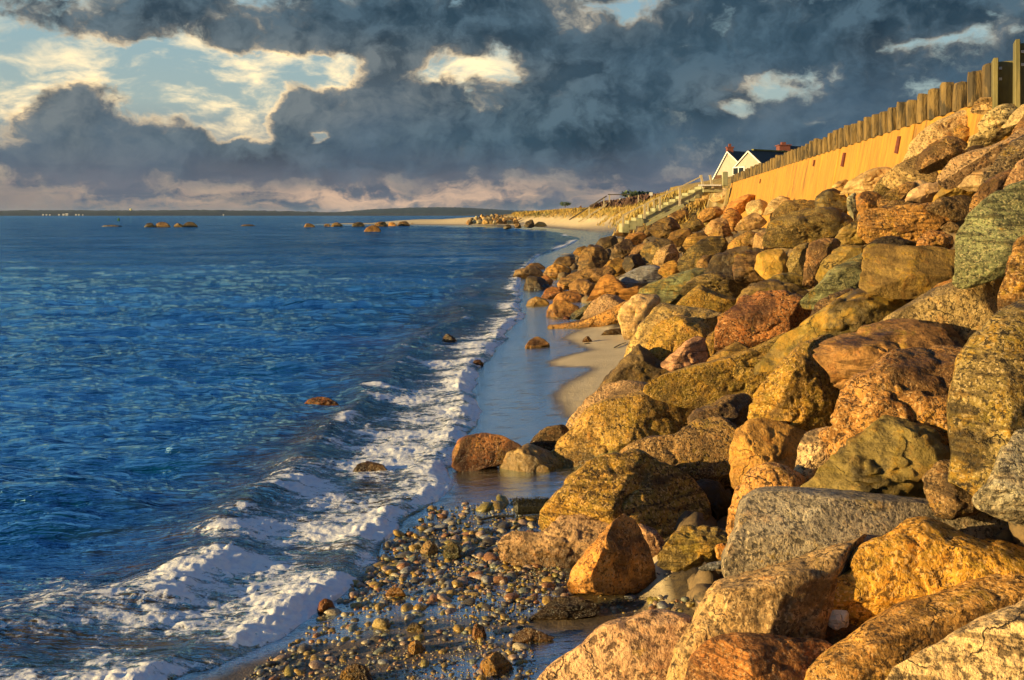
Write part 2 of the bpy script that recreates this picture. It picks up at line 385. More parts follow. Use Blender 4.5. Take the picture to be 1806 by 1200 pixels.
def build_sea():
    m, g = material('sea_water')
    geo = g.node('ShaderNodeNewGeometry'); p = S(g.t, geo.outputs['Position'])
    x, y, z = g.sep(p)
    foam, shal = g.attr('foam'), g.attr('shallow')
    # far out the wavelets that still show are the longer ones
    st = g.vec('MULTIPLY', p, (.30, 1.6, 1.0))
    far = y.ramp(15, 90)
    b1 = g.noise(st, 9.0, 4, .6)*(1.0-far*.85); b2 = g.noise(st, 2.4, 5, .6); b3 = g.noise(g.vec('MULTIPLY', p, (.22, 1.2, 1.0)), .55, 5, .6)
    wind = g.noise(g.vec('MULTIPLY', p, (.5, 1.0, 1.0)), .16, 3, .5).ramp(.36, .62)*.7+.55
    nrm = g.bump((b1*.070+b2*.34+b3*(far*2.2+.60))*wind, 1.0, 1.0)
    lace = g.noise(g.vec('MULTIPLY', p, (1.0, 2.1, 1.0)), 6.5, 7, .64, 1.0)
    cell = g.voro(g.vec('ADD', p, g.vec('SCALE', g.noise(p, 9, 3, out=1), .12)), 17.0)
    fm = (foam*1.05+(lace-.5)*2.6+(g.noise(p, 48, 5, .7)-.5)*1.0-cell*.70*(1.0-foam)).ramp(.32, .70)
    wp = g.vec('ADD', g.vec('MULTIPLY', p, (1.0, 1.5, 1.0)), g.vec('SCALE', g.noise(p, 5, 5, .6, out=1), .30))
    st1 = g.voro(wp, 5.5, 'DISTANCE_TO_EDGE').ramp(.10, .015); st2 = g.voro(wp, 13.0, 'DISTANCE_TO_EDGE').ramp(.16, .02)
    fm = fm.max((st1.max(st2*.7)*foam.ramp(.22, .60)*lace.ramp(.42, .58)*.60).clamp())
    fm = (fm*foam.ramp(.02, .10)).clamp()
    body = g.mix(shal, (.0008, .028, .105), g.mix(g.noise(p, 3.0, 4).ramp(.35, .65), (.130, .095, .036), (.070, .052, .028)))
    body = g.mix((g.noise(st, .30, 3).ramp(.45, .65)*.5*(1.0-shal)).clamp(), body, (.001, .062, .150))
    wb = g.node('ShaderNodeBsdfDiffuse'); g.set(wb.inputs[0], body); g.set(wb.inputs['Normal'], nrm)
    wg = g.node('ShaderNodeBsdfGlossy'); wg.inputs['Roughness'].default_value = .08; g.set(wg.inputs['Color'], (.46, .82, 1.0)); g.set(wg.inputs['Normal'], nrm)
    wf = g.node('ShaderNodeFresnel'); wf.inputs['IOR'].default_value = 1.36; g.set(wf.inputs['Normal'], nrm)
    wm = g.node('ShaderNodeMixShader'); g.set(wm.inputs[0], (S(g.t, wf.outputs[0])*1.55*(1.0-shal*.45)).min(.78))
    g.t.links.new(wb.outputs[0], wm.inputs[1]); g.t.links.new(wg.outputs[0], wm.inputs[2]); water = S(g.t, wm.outputs[0])
    tr = g.node('ShaderNodeBsdfTransparent'); g.set(tr.inputs[0], (.80, .78, .62))
    m1 = g.node('ShaderNodeMixShader'); g.set(m1.inputs[0], (1.0-shal*.35).clamp())
    g.t.links.new(tr.outputs[0], m1.inputs[1]); g.t.links.new(water.k, m1.inputs[2])
    fb = g.bump(lace*.6+g.noise(p, 34, 4, .65)*.4, .55, .035)
    white = g.bsdf(Base_Color=g.mix(g.noise(p, 22, 4, .6).ramp(.3, .6), (.74, .76, .80), (.90, .90, .88)), Roughness=.55, Normal=fb)
    m2 = g.node('ShaderNodeMixShader'); g.set(m2.inputs[0], fm)
    tl = g.node('ShaderNodeBsdfTranslucent'); g.set(tl.inputs[0], (.95, .93, .90)); m3 = g.node('ShaderNodeMixShader'); m3.inputs[0].default_value = .12
    g.t.links.new(white.k, m3.inputs[1]); g.t.links.new(tl.outputs[0], m3.inputs[2])
    g.t.links.new(m1.outputs[0], m2.inputs[1]); g.t.links.new(m3.outputs[0], m2.inputs[2])
    g.out(S(g.t, m2.outputs[0]))
    vr = np.concatenate([np.linspace(1420, 700, 390), np.linspace(700, 400, 220)[1:], np.linspace(400, 381.2, 110)[1:], [380.75, 380.5, 380.4]])
    ys = CH*FP/(vr-VH); nc = 620
    tt = np.linspace(0, 1, nc)
    lo = -1.0*ys-4; hi = np.where(ys < 150, np.interp(ys, SHORE[:19,1], SHORE[:19,0])+.35, np.interp(ys, [150, 300, 12000], [9, 120, 9000]))
    hi = np.where(ys < 4, np.interp(ys, [3, 4], [-3.4, -2.6])+.6, hi)
    X = lo[:,None]+(hi-lo)[:,None]*(1-(1-tt[None])**1.25); Y = np.repeat(ys[:,None], nc, 1)
    x, y = X.ravel(), Y.ravel()
    d = shore_dist(x, y)
    lobes = .22*fbm(xyz(x*1.3, y*.9, 21), 3)*(1-ss(30, 60, y))+.05*fbm(xyz(x*6, y*4, 2), 2)*(y < 30)
    d = d+lobes
    z, s, along, s2 = sea_height(x, y, d)
    near = 1-ss(26, 60, y)
    patch = fbm(xyz(x*1.5, y*3.0, 31), 4, .6); big = fbm(xyz(x*.6, y*.55, 41), 3)
    w = np.interp(y, [4, 6, 9, 14, 20, 30, 60, 150], [2.1, 2.2, 1.7, 1.6, 1.1, .7, .5, .4])
    foam = ss(-.02, .05, s)*(1-ss(.30, 1.15, s/w+.55*big))*np.interp(y, [6, 9, 16, 24], [.58, .68, .72, .6])+.78*patch*(s < w*1.6)*(1-ss(.6, 1.6, s/w))
    foam = foam+.40*np.exp(-((s-.11)/.10)**2)*(.72+1.5*patch)
    foam = foam+.55*np.exp(-((s2+.12)/.16)**2)*ss(-.1, .35, patch+.3*big)*near
    foam = np.clip(foam, 0, 1)*np.where(y > 60, .9, 1)*(s > 0)*np.where(y > 150, 0, 1)
    foam = np.where((y > 60) & (y < 190), (s > 0)*(1-ss(.3, 1.6, s))*(.45+1.1*fbm(xyz(x*.5, y*.12, 3), 2)), foam)
    foam = np.clip(foam, 0, 1)
    lum = foam*near
    billow = np.abs(fbm(xyz(x*4, y*7, 51), 3)); bil2 = np.abs(fbm(xyz(x*15, y*15, 61), 2))
    z = z+np.where(s > .02, lum*(.038*billow+.018*bil2), 0)
    crash = np.exp(-((s-.28)/.20)**2)*ss(.0, .5, big+.2)*near
    z = z+np.where(s > .02, crash*(.045*billow), 0)
    me = mesh_from('sea', np.stack([x, y, z], 1), grid_faces(len(ys), nc)[:, ::-1], m)
    fattr(me, 'foam', foam)
    fattr(me, 'shallow', np.clip((1-ss(.8, 3.4, s+.9*big))*(1-ss(30, 70, y)), 0, 1))
    add('sea', me, kind='structure', label='blue choppy sea breaking in white foam on the beach')
build_sea()

# ---------------------------------------------------------------- boulders
def granite():
    m, g = material('granite')
    oi = g.node('ShaderNodeObjectInfo'); tc = g.node('ShaderNodeTexCoord')
    col = S(g.t, oi.outputs['Color']); rnd = S(g.t, oi.outputs['Random'])
    p = g.vec('ADD', S(g.t, tc.outputs['Object']), g.vec('SCALE', g.comb(rnd, rnd*7.3, rnd*3.1), 40.0))
    moss, pat, grain = g.attr('moss', 'OBJECT'), g.attr('patina', 'OBJECT'), g.attr('grain', 'OBJECT')
    q = g.vec('SCALE', p, grain)
    big = g.noise(p, 2.3, 7, .62, .6); mid = g.noise(p, 9.0, 7, .65); fine = g.noise(q, 36.0, 4, .70); fin2 = g.noise(q, 62.0, 3, .6)
    c = g.mix(big.ramp(.30, .70), g.mix(1.0, col, (.55, .50, .44), 'MULTIPLY'), g.mix(1.0, col, (1.40, 1.36, 1.25), 'MULTIPLY'))
    c = g.mix((mid.ramp(.52, .70)*.55).clamp(), c, g.mix(1.0, col, (1.35, .92, .55), 'MULTIPLY'))
    # lichen and algae
    li = (g.noise(p, 4.6, 8, .66, .8)+(fine-.5)*.35+(moss-.5)*.42).ramp(.50, .64)
    c = g.mix((li*.8).clamp(), c, g.mix(mid.ramp(.4, .6), (.21, .145, .014), (.42, .225, .018)))
    # mineral grain: dark mica and pale feldspar
    c = g.mix((fine.ramp(.50, .42)*.95*g.attr('speck', 'OBJECT')).clamp(), c, g.mix(1.0, col, (.12, .11, .10), 'MULTIPLY'))
    c = g.mix((fin2.ramp(.53, .62)*.75*g.attr('speck', 'OBJECT')).clamp(), c, g.mix(.5, (.66, .48, .24), g.mix(1.0, col, (1.5, 1.4, 1.3), 'MULTIPLY')))
    # old dark crust in irregular sheets
    cr = (g.noise(p, 1.9, 9, .66, 1.1)+(pat-.5)*.40+(fine-.5)*.30).ramp(.50, .64)
    c = g.mix((cr*.82).clamp(), c, g.mix(1.0, col, (.16, .15, .13), 'MULTIPLY'))
    # layered stone: bands along one bedding plane
    bd = g.noise(g.vec('MULTIPLY', p, (1.2, 1.2, 9.0)), 2.4, 6, .6, .5); bnd = g.attr('banding', 'OBJECT')
    c = g.mix((bd.ramp(.50, .60)*bnd).clamp(), c, g.mix(1.0, c, (.32, .30, .27), 'MULTIPLY'))
    crack = g.voro(g.vec('ADD', p, g.vec('SCALE', g.noise(p, 3.0, 5, out=1), .5)), 1.9, 'DISTANCE_TO_EDGE').ramp(.012, .0)
    c = g.mix((crack*big.ramp(.50, .62)*.85).clamp(), c, (.018, .014, .010))
    spk = g.attr('speck', 'OBJECT')
    geo = g.node('ShaderNodeNewGeometry'); _x, wy_, wz_ = g.sep(S(g.t, geo.outputs['Position']))
    wet = ((wz_+(mid-.5)*.35+(big-.5)*.3).ramp(.30, .12)*wy_.ramp(110, 90)).clamp()   # tide band
    c = g.mix((wet*.72).clamp(), c, g.mix(1.0, c, (.30, .27, .22), 'MULTIPLY'))
    h = (fine*.62+fin2*.26)*(spk*.7+.3)+bd*bnd*1.2+mid*.75-crack*.6*big.ramp(.50, .62)
    nb = g.bump(h, .95, .036)
    g.out(g.bsdf(Base_Color=c, Roughness=g.mix(wet, g.mix(cr, (.78,.78,.78), (.50,.50,.50)), (.22,.22,.22)), Specular_IOR_Level=.35, Normal=nb))
    return m
GRANITE = granite()
PAL = {'tan':(.45,.285,.10),'pale':(.60,.42,.19),'orange':(.50,.235,.042),'gold':(.47,.250,.030),'olive':(.27,.185,.045),'grey':(.36,.33,.22),'brown':(.34,.175,.042),
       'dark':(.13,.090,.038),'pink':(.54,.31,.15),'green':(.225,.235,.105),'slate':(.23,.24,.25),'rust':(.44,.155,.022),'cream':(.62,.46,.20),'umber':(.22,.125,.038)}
# default lichen, dark crust, grain size for each kind of stone
KINDS = {'tan':(.45,.47,1),'pale':(.25,.25,1.2),'orange':(.35,.45,1),'gold':(.58,.48,1),'olive':(.58,.60,1),'grey':(.42,.40,1.2),'brown':(.45,.58,1),'dark':(.40,.72,1),
         'pink':(.20,.34,.9),'green':(.62,.45,1.1),'slate':(.30,.56,1.3),'rust':(.35,.50,1),'cream':(.30,.22,.85),'umber':(.40,.60,1)}
def chaikin(P, n=2, r=.22):
    for _ in range(n):
        Q = np.roll(P, -1, 0); P = np.stack([P*(1-r)+Q*r, P*r+Q*(1-r)], 1).reshape(-1, 2)
    return P
def resample(P, n):
    Q = np.vstack([P, P[:1]]); L = np.r_[0, np.cumsum(np.linalg.norm(np.diff(Q, axis=0), axis=1))]
    t = np.linspace(0, L[-1], n+1)[:-1]
    return np.stack([np.interp(t, L, Q[:,0]), np.interp(t, L, Q[:,1])], 1)
ZB = {}                                              # coarse record of how near each photo cell is already covered
CELL = 6.0
def place_depth(cu, cv, hh_px, k):
    ys = 2.6*np.exp(np.linspace(0, math.log(100), 1400))
    x = (cu-UC)/FP*ys; z = CH-(cv-VH)/FP*ys
    g = ground(x, ys)[0]+k*hh_px/FP*ys
    i = np.argmax(z-g <= 0)
    return ys[i] if (z-g <= 0).any() else 60.0
NR = [0]
def rock(label, kind, pts, ap=None, D=.55, p=2.3, tilt=.45, k=.45, y0=None, moss=None, pat=None, rough=1.0, facets=6, group=None, dz=0.0, seed=None, name='boulder'):
    NR[0] += 1; sd = seed if seed is not None else NR[0]*13+5
    rg = np.random.default_rng(sd)
    P = np.array(pts, float); P = P.mean(0)+(P-P.mean(0))*(1.12 if k == .45 else 1.06); R0 = chaikin(P, 2, .13)
    lo, hi = R0.min(0), R0.max(0); ext = hi-lo; mx = max(ext)
    N, M, B = (150, 58, 10) if mx > 230 else (110, 40, 8) if mx > 110 else (64, 22, 6) if mx > 45 else (36, 12, 5)
    rim = resample(R0, N); cen = (lo+hi)/2
    if ap is None: ap = (cen[0]-.10*ext[0]+rg.uniform(-.08, .08)*ext[0], cen[1]+rg.uniform(-.06, .12)*ext[1])
    ap = np.array(ap, float)
    if y0 is None: y0 = place_depth(cen[0], cen[1], ext[1]/2, k)
    y0 = y0+dz
    size = math.sqrt(ext[0]*ext[1])/FP*y0/2          # half size in metres
    a = np.sin(np.linspace(0, math.pi/2, M+1))
    rows_uv, rows_f, rows_s = [], [], []
    for t in a[1:]:
        rows_uv.append(ap+(rim-ap)*t); rows_f.append(np.full(N, -(max(0, 1-t**p))**(1/p))); 
    for t in np.sin(np.linspace(math.pi/2, 0, B+1))[1:-1]:
        rows_uv.append(cen+(rim-cen)*t); rows_f.append(np.full(N, .85*math.sqrt(1-t*t)))
    UV = np.vstack([ap[None]]+rows_uv+[cen[None]]); F = np.concatenate([[-1.0]]+rows_f+[[.85]])
    y = y0+tilt*(cen[1]-UV[:,1])/FP*y0+F*D*size*1.15
    V = np.stack([(UV[:,0]-UC)/FP*y, y, CH-(UV[:,1]-VH)/FP*y], 1)
    C = np.array(((cen[0]-UC)/FP*y0, y0, CH-(cen[1]-VH)/FP*y0))
    L = V-C; s = size
    # broken faces: shave with a few planes that look towards the sea and the viewer
    rc = rim-rim.mean(0); ev, evec = np.linalg.eigh(rc.T@rc); asp = math.sqrt(ev[1]/max(ev[0], 1e-6)); ax = np.array((evec[0,1], 0, -evec[1,1]))
    for _ in range(facets+5):
        n = np.array((rg.normal(-.1, .75), -abs(rg.normal(.8, .3)), rg.normal(.15, .65))); n /= np.linalg.norm(n)
        if asp > 1.4: n = n-ax*(n@ax)*.75; n /= np.linalg.norm(n)     # long slabs keep their ends
        h = L@n; cut = h.max()*(rg.uniform(.52, .80) if n[1] < -.7 else rg.uniform(.72, .90)); over = h-cut
        L = L-np.where(over > 0, over*.97, 0)[:,None]*n
    r = np.linalg.norm(L, axis=1, keepdims=True)+1e-6; dirn = L/r
    q = L/s
    e = .055*fbm(q*1.15+sd, 2)+.024*fbm(q*3.6+sd*1.7, 3)
    rid = 1-np.abs(fbm(q*np.array((1.5, 1.5, 2.2))+sd*.37, 3)); e = e-.075*(rid**9)
    L = L+dirn*(e*s*rough)[:,None]
    w = L+C
    e2 = .016*fbm(w*7+sd, 3, .6)*min(1, s*2.2)+.007*fbm(w*24+sd, 2)
    L = L+dirn*(e2*rough)[:,None]
    nr = M+B-1
    F4 = []
    idx = 1+np.arange(nr*N).reshape(nr, N); nx = np.roll(idx, -1, 1)
    F4 = np.stack([idx[:-1], nx[:-1], nx[1:], idx[1:]], -1).reshape(-1, 4)
    cap0 = np.stack([np.zeros(N, int), idx[0], nx[0]], 1)[:, [0, 2, 1]]; cap1 = np.stack([np.full(N, 1+nr*N), nx[-1], idx[-1]], 1)[:, [0, 2, 1]]
    # keep in front what the photograph shows in front
    wf = L[:1+M*N]+C
    uu = ((UC+wf[:,0]/wf[:,1]*FP)//CELL).astype(int); vv = ((VH+(CH-wf[:,2])/wf[:,1]*FP)//CELL).astype(int)
    inner = np.concatenate([[True], np.repeat(a[1:] < .90, N)])
    gaps = [ZB[c]-yy for c, yy in zip(zip(uu[inner], vv[inner]), wf[inner, 1]) if c in ZB]
    push = 0.0
    if gaps:
        push = float(np.quantile(np.array(gaps), .93))+.01*y0
        push = min(max(push, 0), .9*s+.25)
    sc = (y0+push)/y0
    tmp = {}
    for c, yy in zip(zip(uu, vv), wf[:,1]*sc):
        if c not in tmp or yy > tmp[c]: tmp[c] = yy
    for c, yy in tmp.items():
        if c not in ZB or yy < ZB[c]: ZB[c] = yy
    verts = (L*sc).astype(np.float32); C = C*np.array((sc, sc, 1)); C[2] = CH-(cen[1]-VH)/FP*y0*sc
    me = bpy.data.meshes.new(name)
    me.from_pydata(verts.tolist(), [], [list(map(int, f)) for f in cap0]+F4.tolist()+[list(map(int, f)) for f in cap1])
    me.polygons.foreach_set('use_smooth', np.ones(len(me.polygons), bool)); me.materials.append(GRANITE)
    cat = 'boulder' if name == 'boulder' else 'rock'
    o = add(name, me, None, C, label=label, cat=cat, group=group)
    paint(o, kind, rg, moss, pat)
    if mx > 150 and kind in ('pink', 'tan', 'cream', 'grey', 'orange', 'gold'): o['speck'] = max(o['speck'], .9); o['grain'] *= .85
    return o
def paint(o, kind, rg, moss=None, pat=None):
    c = np.array(PAL[kind]); c = c+(c.mean()*np.array((1.15, 1.0, .72))-c)*rg.uniform(0, .18); c = c*1.08*rg.uniform(.85, 1.12)*(1+rg.uniform(-.05, .05, 3)); a, b, gr = KINDS[kind]
    o.color = (*np.clip(c, 0, 1), 1)
    o['moss'] = float(a if moss is None else moss); o['patina'] = float((b if pat is None else pat)+.05); o['speck'] = float(rg.choice((.2, .5, .85, 1.0))); o['banding'] = float(.85 if kind in ('green', 'slate') else rg.choice((0, 0, .4, .8)))
    o['grain'] = float(gr*rg.uniform(.8, 1.15))
def T(s): return [tuple(map(float, q.split(','))) for q in s.split()]

ROCKS = [
  ('pale cream speckled granite boulder filling the bottom right corner', 'cream', '1555,1300 1575,1200 1592,1176 1665,1135 1735,1096 1806,1062 1900,1030 2000,1050 2000,1320', dict(ap=(1760,1210),D=.45,tilt=.75,facets=1,rough=.5,moss=.3,pat=.1)),
  ('rust brown boulder at the bottom edge, below the speckled tan one', 'rust', '1222,1215 1232,1160 1262,1130 1312,1120 1370,1126 1440,1133 1475,1152 1500,1210 1480,1310 1230,1310', dict(ap=(1330,1190),tilt=.7,D=.45,facets=2,rough=.6)),
  ('long orange brown boulder sloping up towards the right edge above the cream corner boulder', 'orange', '1400,1310 1440,1180 1471,1148 1516,1114 1589,1069 1655,1044 1721,1017 1769,999 1806,994 1920,985 1960,1100 1800,1200 1650,1290', dict(ap=(1640,1150),tilt=.8,D=.42,facets=1,rough=.55,moss=.35,pat=.42)),
  ('knobbly yellow grey boulder with white quartz lumps on its lower end', 'gold', '1440,1114 1450,1079 1471,1055 1485,1027 1509,1003 1513,979 1530,966 1565,947 1596,927 1631,924 1665,936 1700,944 1762,962 1806,976 1880,1000 1860,1060 1640,1090 1560,1125 1500,1150 1455,1138', dict(ap=(1560,1010),D=.5,tilt=.6,p=1.7,rough=1.25,facets=2,moss=.5,pat=.34)),
  ('coarse speckled tan and black granite boulder beside the white quartz lumps', 'tan', '1188,1230 1201,1145 1239,1096 1249,1055 1270,1031 1319,1018 1374,1003 1423,984 1492,963 1524,957 1512,1000 1478,1045 1446,1090 1432,1250 1190,1290', dict(ap=(1290,1080),tilt=.6,D=.5,facets=2,rough=.7,moss=.32,pat=.44)),
  ('flat-topped blue grey boulder behind the knobbly quartz one', 'grey', '1301,1013 1300,979 1319,923 1329,888 1358,870 1423,868 1527,876 1631,888 1700,899 1769,911 1830,928 1900,960 1880,1040 1700,1060 1500,1060 1320,1040', dict(ap=(1375,925),tilt=.75,D=.52,p=2.6,facets=1,rough=.5,moss=.35,pat=.42)),
  ('pink orange coarse granite boulder at the bottom edge beside the pebbles', 'pink', '935,1260 948,1200 977,1168 1027,1137 1068,1102 1103,1089 1151,1079 1182,1080 1214,1092 1232,1104 1265,1160 1260,1290 940,1290', dict(ap=(1090,1150),tilt=.5,D=.5,facets=2,rough=.6,moss=.3,pat=.3,k=.5)),
  ('low wet dark rock half sunk in the pebbles under the upright granite boulder', 'umber', '930,1096 962,1067 983,1053 1027,1053 1061,1070 1052,1086 1008,1092 970,1104', dict(k=.55,tilt=.3,name='rock')),
  ('small low reddish rock in the water film above the pink boulder', 'umber', '902,1131 913,1114 932,1107 958,1115 979,1126 954,1139 920,1140', dict(k=.5,name='rock')),
  ('upright tan and orange speckled boulder standing in the sand beside the pebbles', 'orange', '984,1056 1008,1022 1018,995 1040,968 1056,947 1078,924 1098,908 1119,907 1133,928 1142,956 1155,997 1158,1026 1146,1050 1103,1064 1040,1064', dict(ap=(1075,990),p=2.0,tilt=.25,k=.75,facets=3,rough=.9,pat=.45,moss=.25)),
  ('long pink grey ledge of rock behind the upright boulder', 'pink', '881,984 889,950 908,936 954,940 970,928 993,912 1024,908 1053,920 1091,920 1110,960 1050,1006 977,1010 913,1004', dict(ap=(960,970),p=2.0,tilt=.3,k=.6,rough=1.2,pat=.46)),
  ('thin pink rock squeezed behind the upright speckled boulder', 'pink', '1130,926 1154,936 1171,956 1168,980 1158,1005 1135,1000 1118,940', dict(ap=(1150,965))),
  ('round dark olive rock with a pitted black hollow', 'olive', '1158,997 1163,975 1176,950 1198,931 1230,924 1262,931 1292,953 1298,968 1280,990 1246,1008 1198,1012 1167,1008', dict(ap=(1200,970),k=.7,rough=1.5,moss=.6,pat=.5,tilt=.3)),
  ('small smooth orange stone against the pitted olive rock', 'orange', '1260,964 1275,957 1292,963 1298,978 1287,988 1265,990', dict(k=.5,name='rock')),
  ('flat dark slab lying on the shaded sand', 'slate', '1230,1006 1255,991 1295,987 1292,999 1246,1010', dict(k=.3,name='rock')),
  ('large golden ochre boulder with a rounded crown behind the pink ledge', 'gold', '950,932 960,895 975,878 1000,850 1040,815 1085,797 1120,797 1165,815 1210,840 1242,865 1252,897 1252,935 1225,1000 1150,1010 1040,1010 960,970', dict(ap=(1085,895),p=2.3,tilt=.4,k=.6,facets=3,rough=.75,moss=.85,pat=.38)),
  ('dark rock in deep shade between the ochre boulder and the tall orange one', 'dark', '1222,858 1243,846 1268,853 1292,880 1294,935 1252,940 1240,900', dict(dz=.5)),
  ('tall orange boulder beside the flat-topped grey one', 'orange', '1282,960 1290,895 1300,870 1318,838 1340,822 1371,822 1410,843 1420,880 1380,930 1320,970 1290,975', dict(ap=(1330,880),p=2.0,facets=3,pat=.3,moss=.35)),
  ('round dark orange boulder alone on the wet sand beside the foam', 'rust', '799,824 801,795 809,777 830,768 854,764 884,769 911,783 925,796 922,808 895,822 855,832 818,833', dict(ap=(845,800),k=.8,tilt=.2,rough=.5,facets=1,pat=.5,moss=.45)),
  ('small round mottled black and white rock left against the big yellow boulder', 'umber', '925,808 931,787 945,767 962,755 993,750 1010,770 985,805 951,814 931,814', dict(k=.7,tilt=.2,rough=.6,facets=1,pat=.5)),
  ('big yellow boulder with a purple brown crest at the edge of the wet sand', 'gold', '934,858 951,823 979,784 1008,753 1042,721 1070,707 1104,699 1141,694 1178,692 1200,703 1219,727 1216,746 1190,775 1140,810 1081,830 1027,848 993,858 959,860', dict(ap=(1075,770),p=2.2,tilt=.5,k=.55,facets=3,rough=.8,moss=.62,pat=.36)),
  ('pinkish orange boulder with black streaked top above the tall orange one', 'orange', '1290,865 1293,815 1297,787 1305,761 1319,750 1348,743 1393,755 1424,767 1414,790 1410,815 1425,850 1390,870 1320,870', dict(ap=(1335,805),p=2.0,facets=3,moss=.25,pat=.44)),
  ('brown speckled boulder stretched behind the ochre one', 'brown', '1092,800 1127,781 1155,771 1195,769 1205,757 1225,745 1262,738 1302,760 1300,790 1298,865 1254,880 1212,870 1183,850 1155,825', dict(ap=(1215,805),pat=.46,moss=.5)),
  ('dark-topped boulder behind the brown speckled one, left of the yellow olive block', 'umber', '1214,745 1231,724 1257,713 1280,700 1311,697 1333,710 1329,748 1312,775 1270,790 1230,775', dict(ap=(1260,745),tilt=.9)),
  ('white and grey speckled boulder at the right edge under the mossy one', 'grey', '1722,876 1748,843 1756,815 1767,787 1793,767 1830,762 1920,770 1940,950 1806,950 1755,915 1726,892', dict(ap=(1815,850),facets=3,moss=.2,pat=.35)),
  ('dark olive faceted boulder in front of the big brown one', 'olive', '1385,885 1440,840 1465,808 1495,785 1530,763 1560,740 1600,733 1640,757 1667,800 1683,840 1692,900 1600,925 1450,920', dict(ap=(1520,830),p=1.6,facets=4,rough=1.5,moss=.5,pat=.50)),
  ('small pale tan block wedged beside the dark olive faceted boulder', 'pale', '1388,880 1405,815 1410,787 1425,767 1470,757 1484,775 1482,805 1462,840 1440,860 1400,885', dict(ap=(1437,815),p=2.2,facets=3)),
  ('tall mossy green boulder at the right edge', 'olive', '1679,900 1681,829 1687,787 1683,730 1687,673 1696,639 1725,600 1760,570 1806,545 1900,520 1960,800 1900,930 1740,930', dict(ap=(1745,745),p=2.4,tilt=.5,facets=2,rough=.6,moss=.72,pat=.42,D=.45)),
  ('big rough brown boulder with pink flank in the middle right', 'brown', '1455,765 1470,748 1481,719 1498,685 1530,667 1569,638 1612,619 1654,611 1704,621 1716,640 1706,700 1703,760 1700,840 1700,900 1620,900 1540,860 1480,820', dict(ap=(1560,720),p=1.8,facets=5,rough=1.5,pat=.50,moss=.42)),
  ('yellow olive block with a flat face in the centre right', 'gold', '1317,738 1328,713 1348,682 1371,653 1408,617 1447,600 1483,607 1492,634 1491,685 1487,725 1466,765 1425,785 1385,765 1345,755 1323,750', dict(ap=(1400,700),p=2.6,facets=4,rough=1.1,moss=.80,pat=.42)),
  ('long yellow lichen boulder left of the flat-faced block', 'gold', '1147,688 1161,673 1183,661 1226,648 1268,635 1325,618 1382,592 1440,573 1460,600 1408,635 1371,670 1345,705 1325,740 1290,740 1250,726 1212,720 1175,706', dict(ap=(1240,680),p=2.2,tilt=.6,facets=3,moss=.85,pat=.40)),
  ('dark pyramid-shaped boulder pointing up over the pale sand', 'umber', '1050,700 1073,662 1093,642 1115,619 1127,610 1141,619 1161,636 1208,657 1190,672 1160,700 1120,715', dict(ap=(1118,655),p=1.35,facets=0,rough=.8,tilt=.35,D=.6,k=.5)),
  ('pink brown sloping boulder under the dark pyramid', 'pink', '988,760 1019,727 1042,704 1061,686 1098,675 1144,680 1155,697 1120,740 1060,780 1010,790', dict(ap=(1050,735),moss=.4,pat=.5,dz=.1)),
  ('long dark brown boulder arching over the big rough one', 'brown', '1440,620 1481,592 1515,578 1555,569 1597,565 1640,569 1682,576 1730,591 1728,625 1710,660 1620,700 1540,710 1480,700 1470,650', dict(ap=(1560,625),tilt=.8,facets=3,rough=1.2,pat=.58)),
  ('mossy black ridge of rock under the tan sloping slab', 'olive', '1325,640 1385,593 1427,568 1464,550 1487,527 1532,504 1572,483 1612,486 1642,509 1646,522 1600,560 1550,590 1480,620 1420,650', dict(ap=(1490,570),p=1.7,tilt=.9,rough=1.6,facets=3,moss=.75,pat=.62)),
  ('smooth tan sloping slab with purple stains near the right edge', 'tan', '1536,584 1583,552 1640,518 1697,493 1753,461 1775,467 1779,481 1772,500 1762,530 1760,585 1731,600 1668,595 1612,590 1560,590', dict(ap=(1680,540),tilt=.9,facets=1,rough=.55,moss=.1,pat=.44)),
  ('coarse dark speckled boulder at the right edge above the mossy one', 'brown', '1750,585 1754,540 1768,495 1782,461 1797,432 1830,410 1900,395 1930,560 1840,580 1780,600', dict(ap=(1805,510),rough=1.2,moss=.5)),
  ('golden rounded boulder above the pink stone', 'gold', '1124,650 1146,605 1155,582 1171,569 1197,558 1221,564 1248,580 1256,598 1232,615 1195,650 1160,665', dict(ap=(1180,605),facets=2,rough=.6,moss=.7,pat=.22)),
  ('smooth pink stone in front of the golden rounded boulder', 'pink', '1166,642 1187,626 1205,608 1226,596 1239,600 1256,616 1264,632 1250,655 1218,668 1196,660', dict(ap=(1205,630),moss=.15,pat=.3,dz=-.2)),
  ('small golden wedge standing beside the smooth pink stone', 'gold', '1238,608 1252,590 1276,576 1281,595 1277,615 1262,635 1248,630', dict(ap=(1258,605),p=1.6)),
  ('low golden brown boulder behind the long lichen boulder', 'gold', '1240,650 1257,629 1278,611 1299,605 1325,619 1310,645 1280,660', dict(pat=.5)),
  ('tall tan slab with a dark shaded top behind the golden rounded boulder', 'tan', '1098,655 1117,603 1139,569 1155,548 1169,537 1205,543 1244,552 1274,557 1276,582 1250,610 1190,650 1140,668', dict(ap=(1140,605),p=1.7,facets=3,tilt=.6,moss=.4)),
  ('rusty orange boulder with a pale band in the middle of the slope', 'rust', '1268,612 1271,556 1296,537 1310,521 1345,514 1385,517 1415,529 1431,548 1410,572 1392,600 1345,625 1285,622', dict(ap=(1340,575),facets=3,rough=1.1,moss=.3,pat=.42)),
  ('golden pyramid boulder casting a dark shadow side', 'gold', '1190,545 1213,520 1236,504 1252,513 1283,524 1304,530 1290,552 1257,560 1225,558', dict(ap=(1243,532),p=1.25,facets=0,rough=.5,D=.7,moss=.8,pat=.2)),
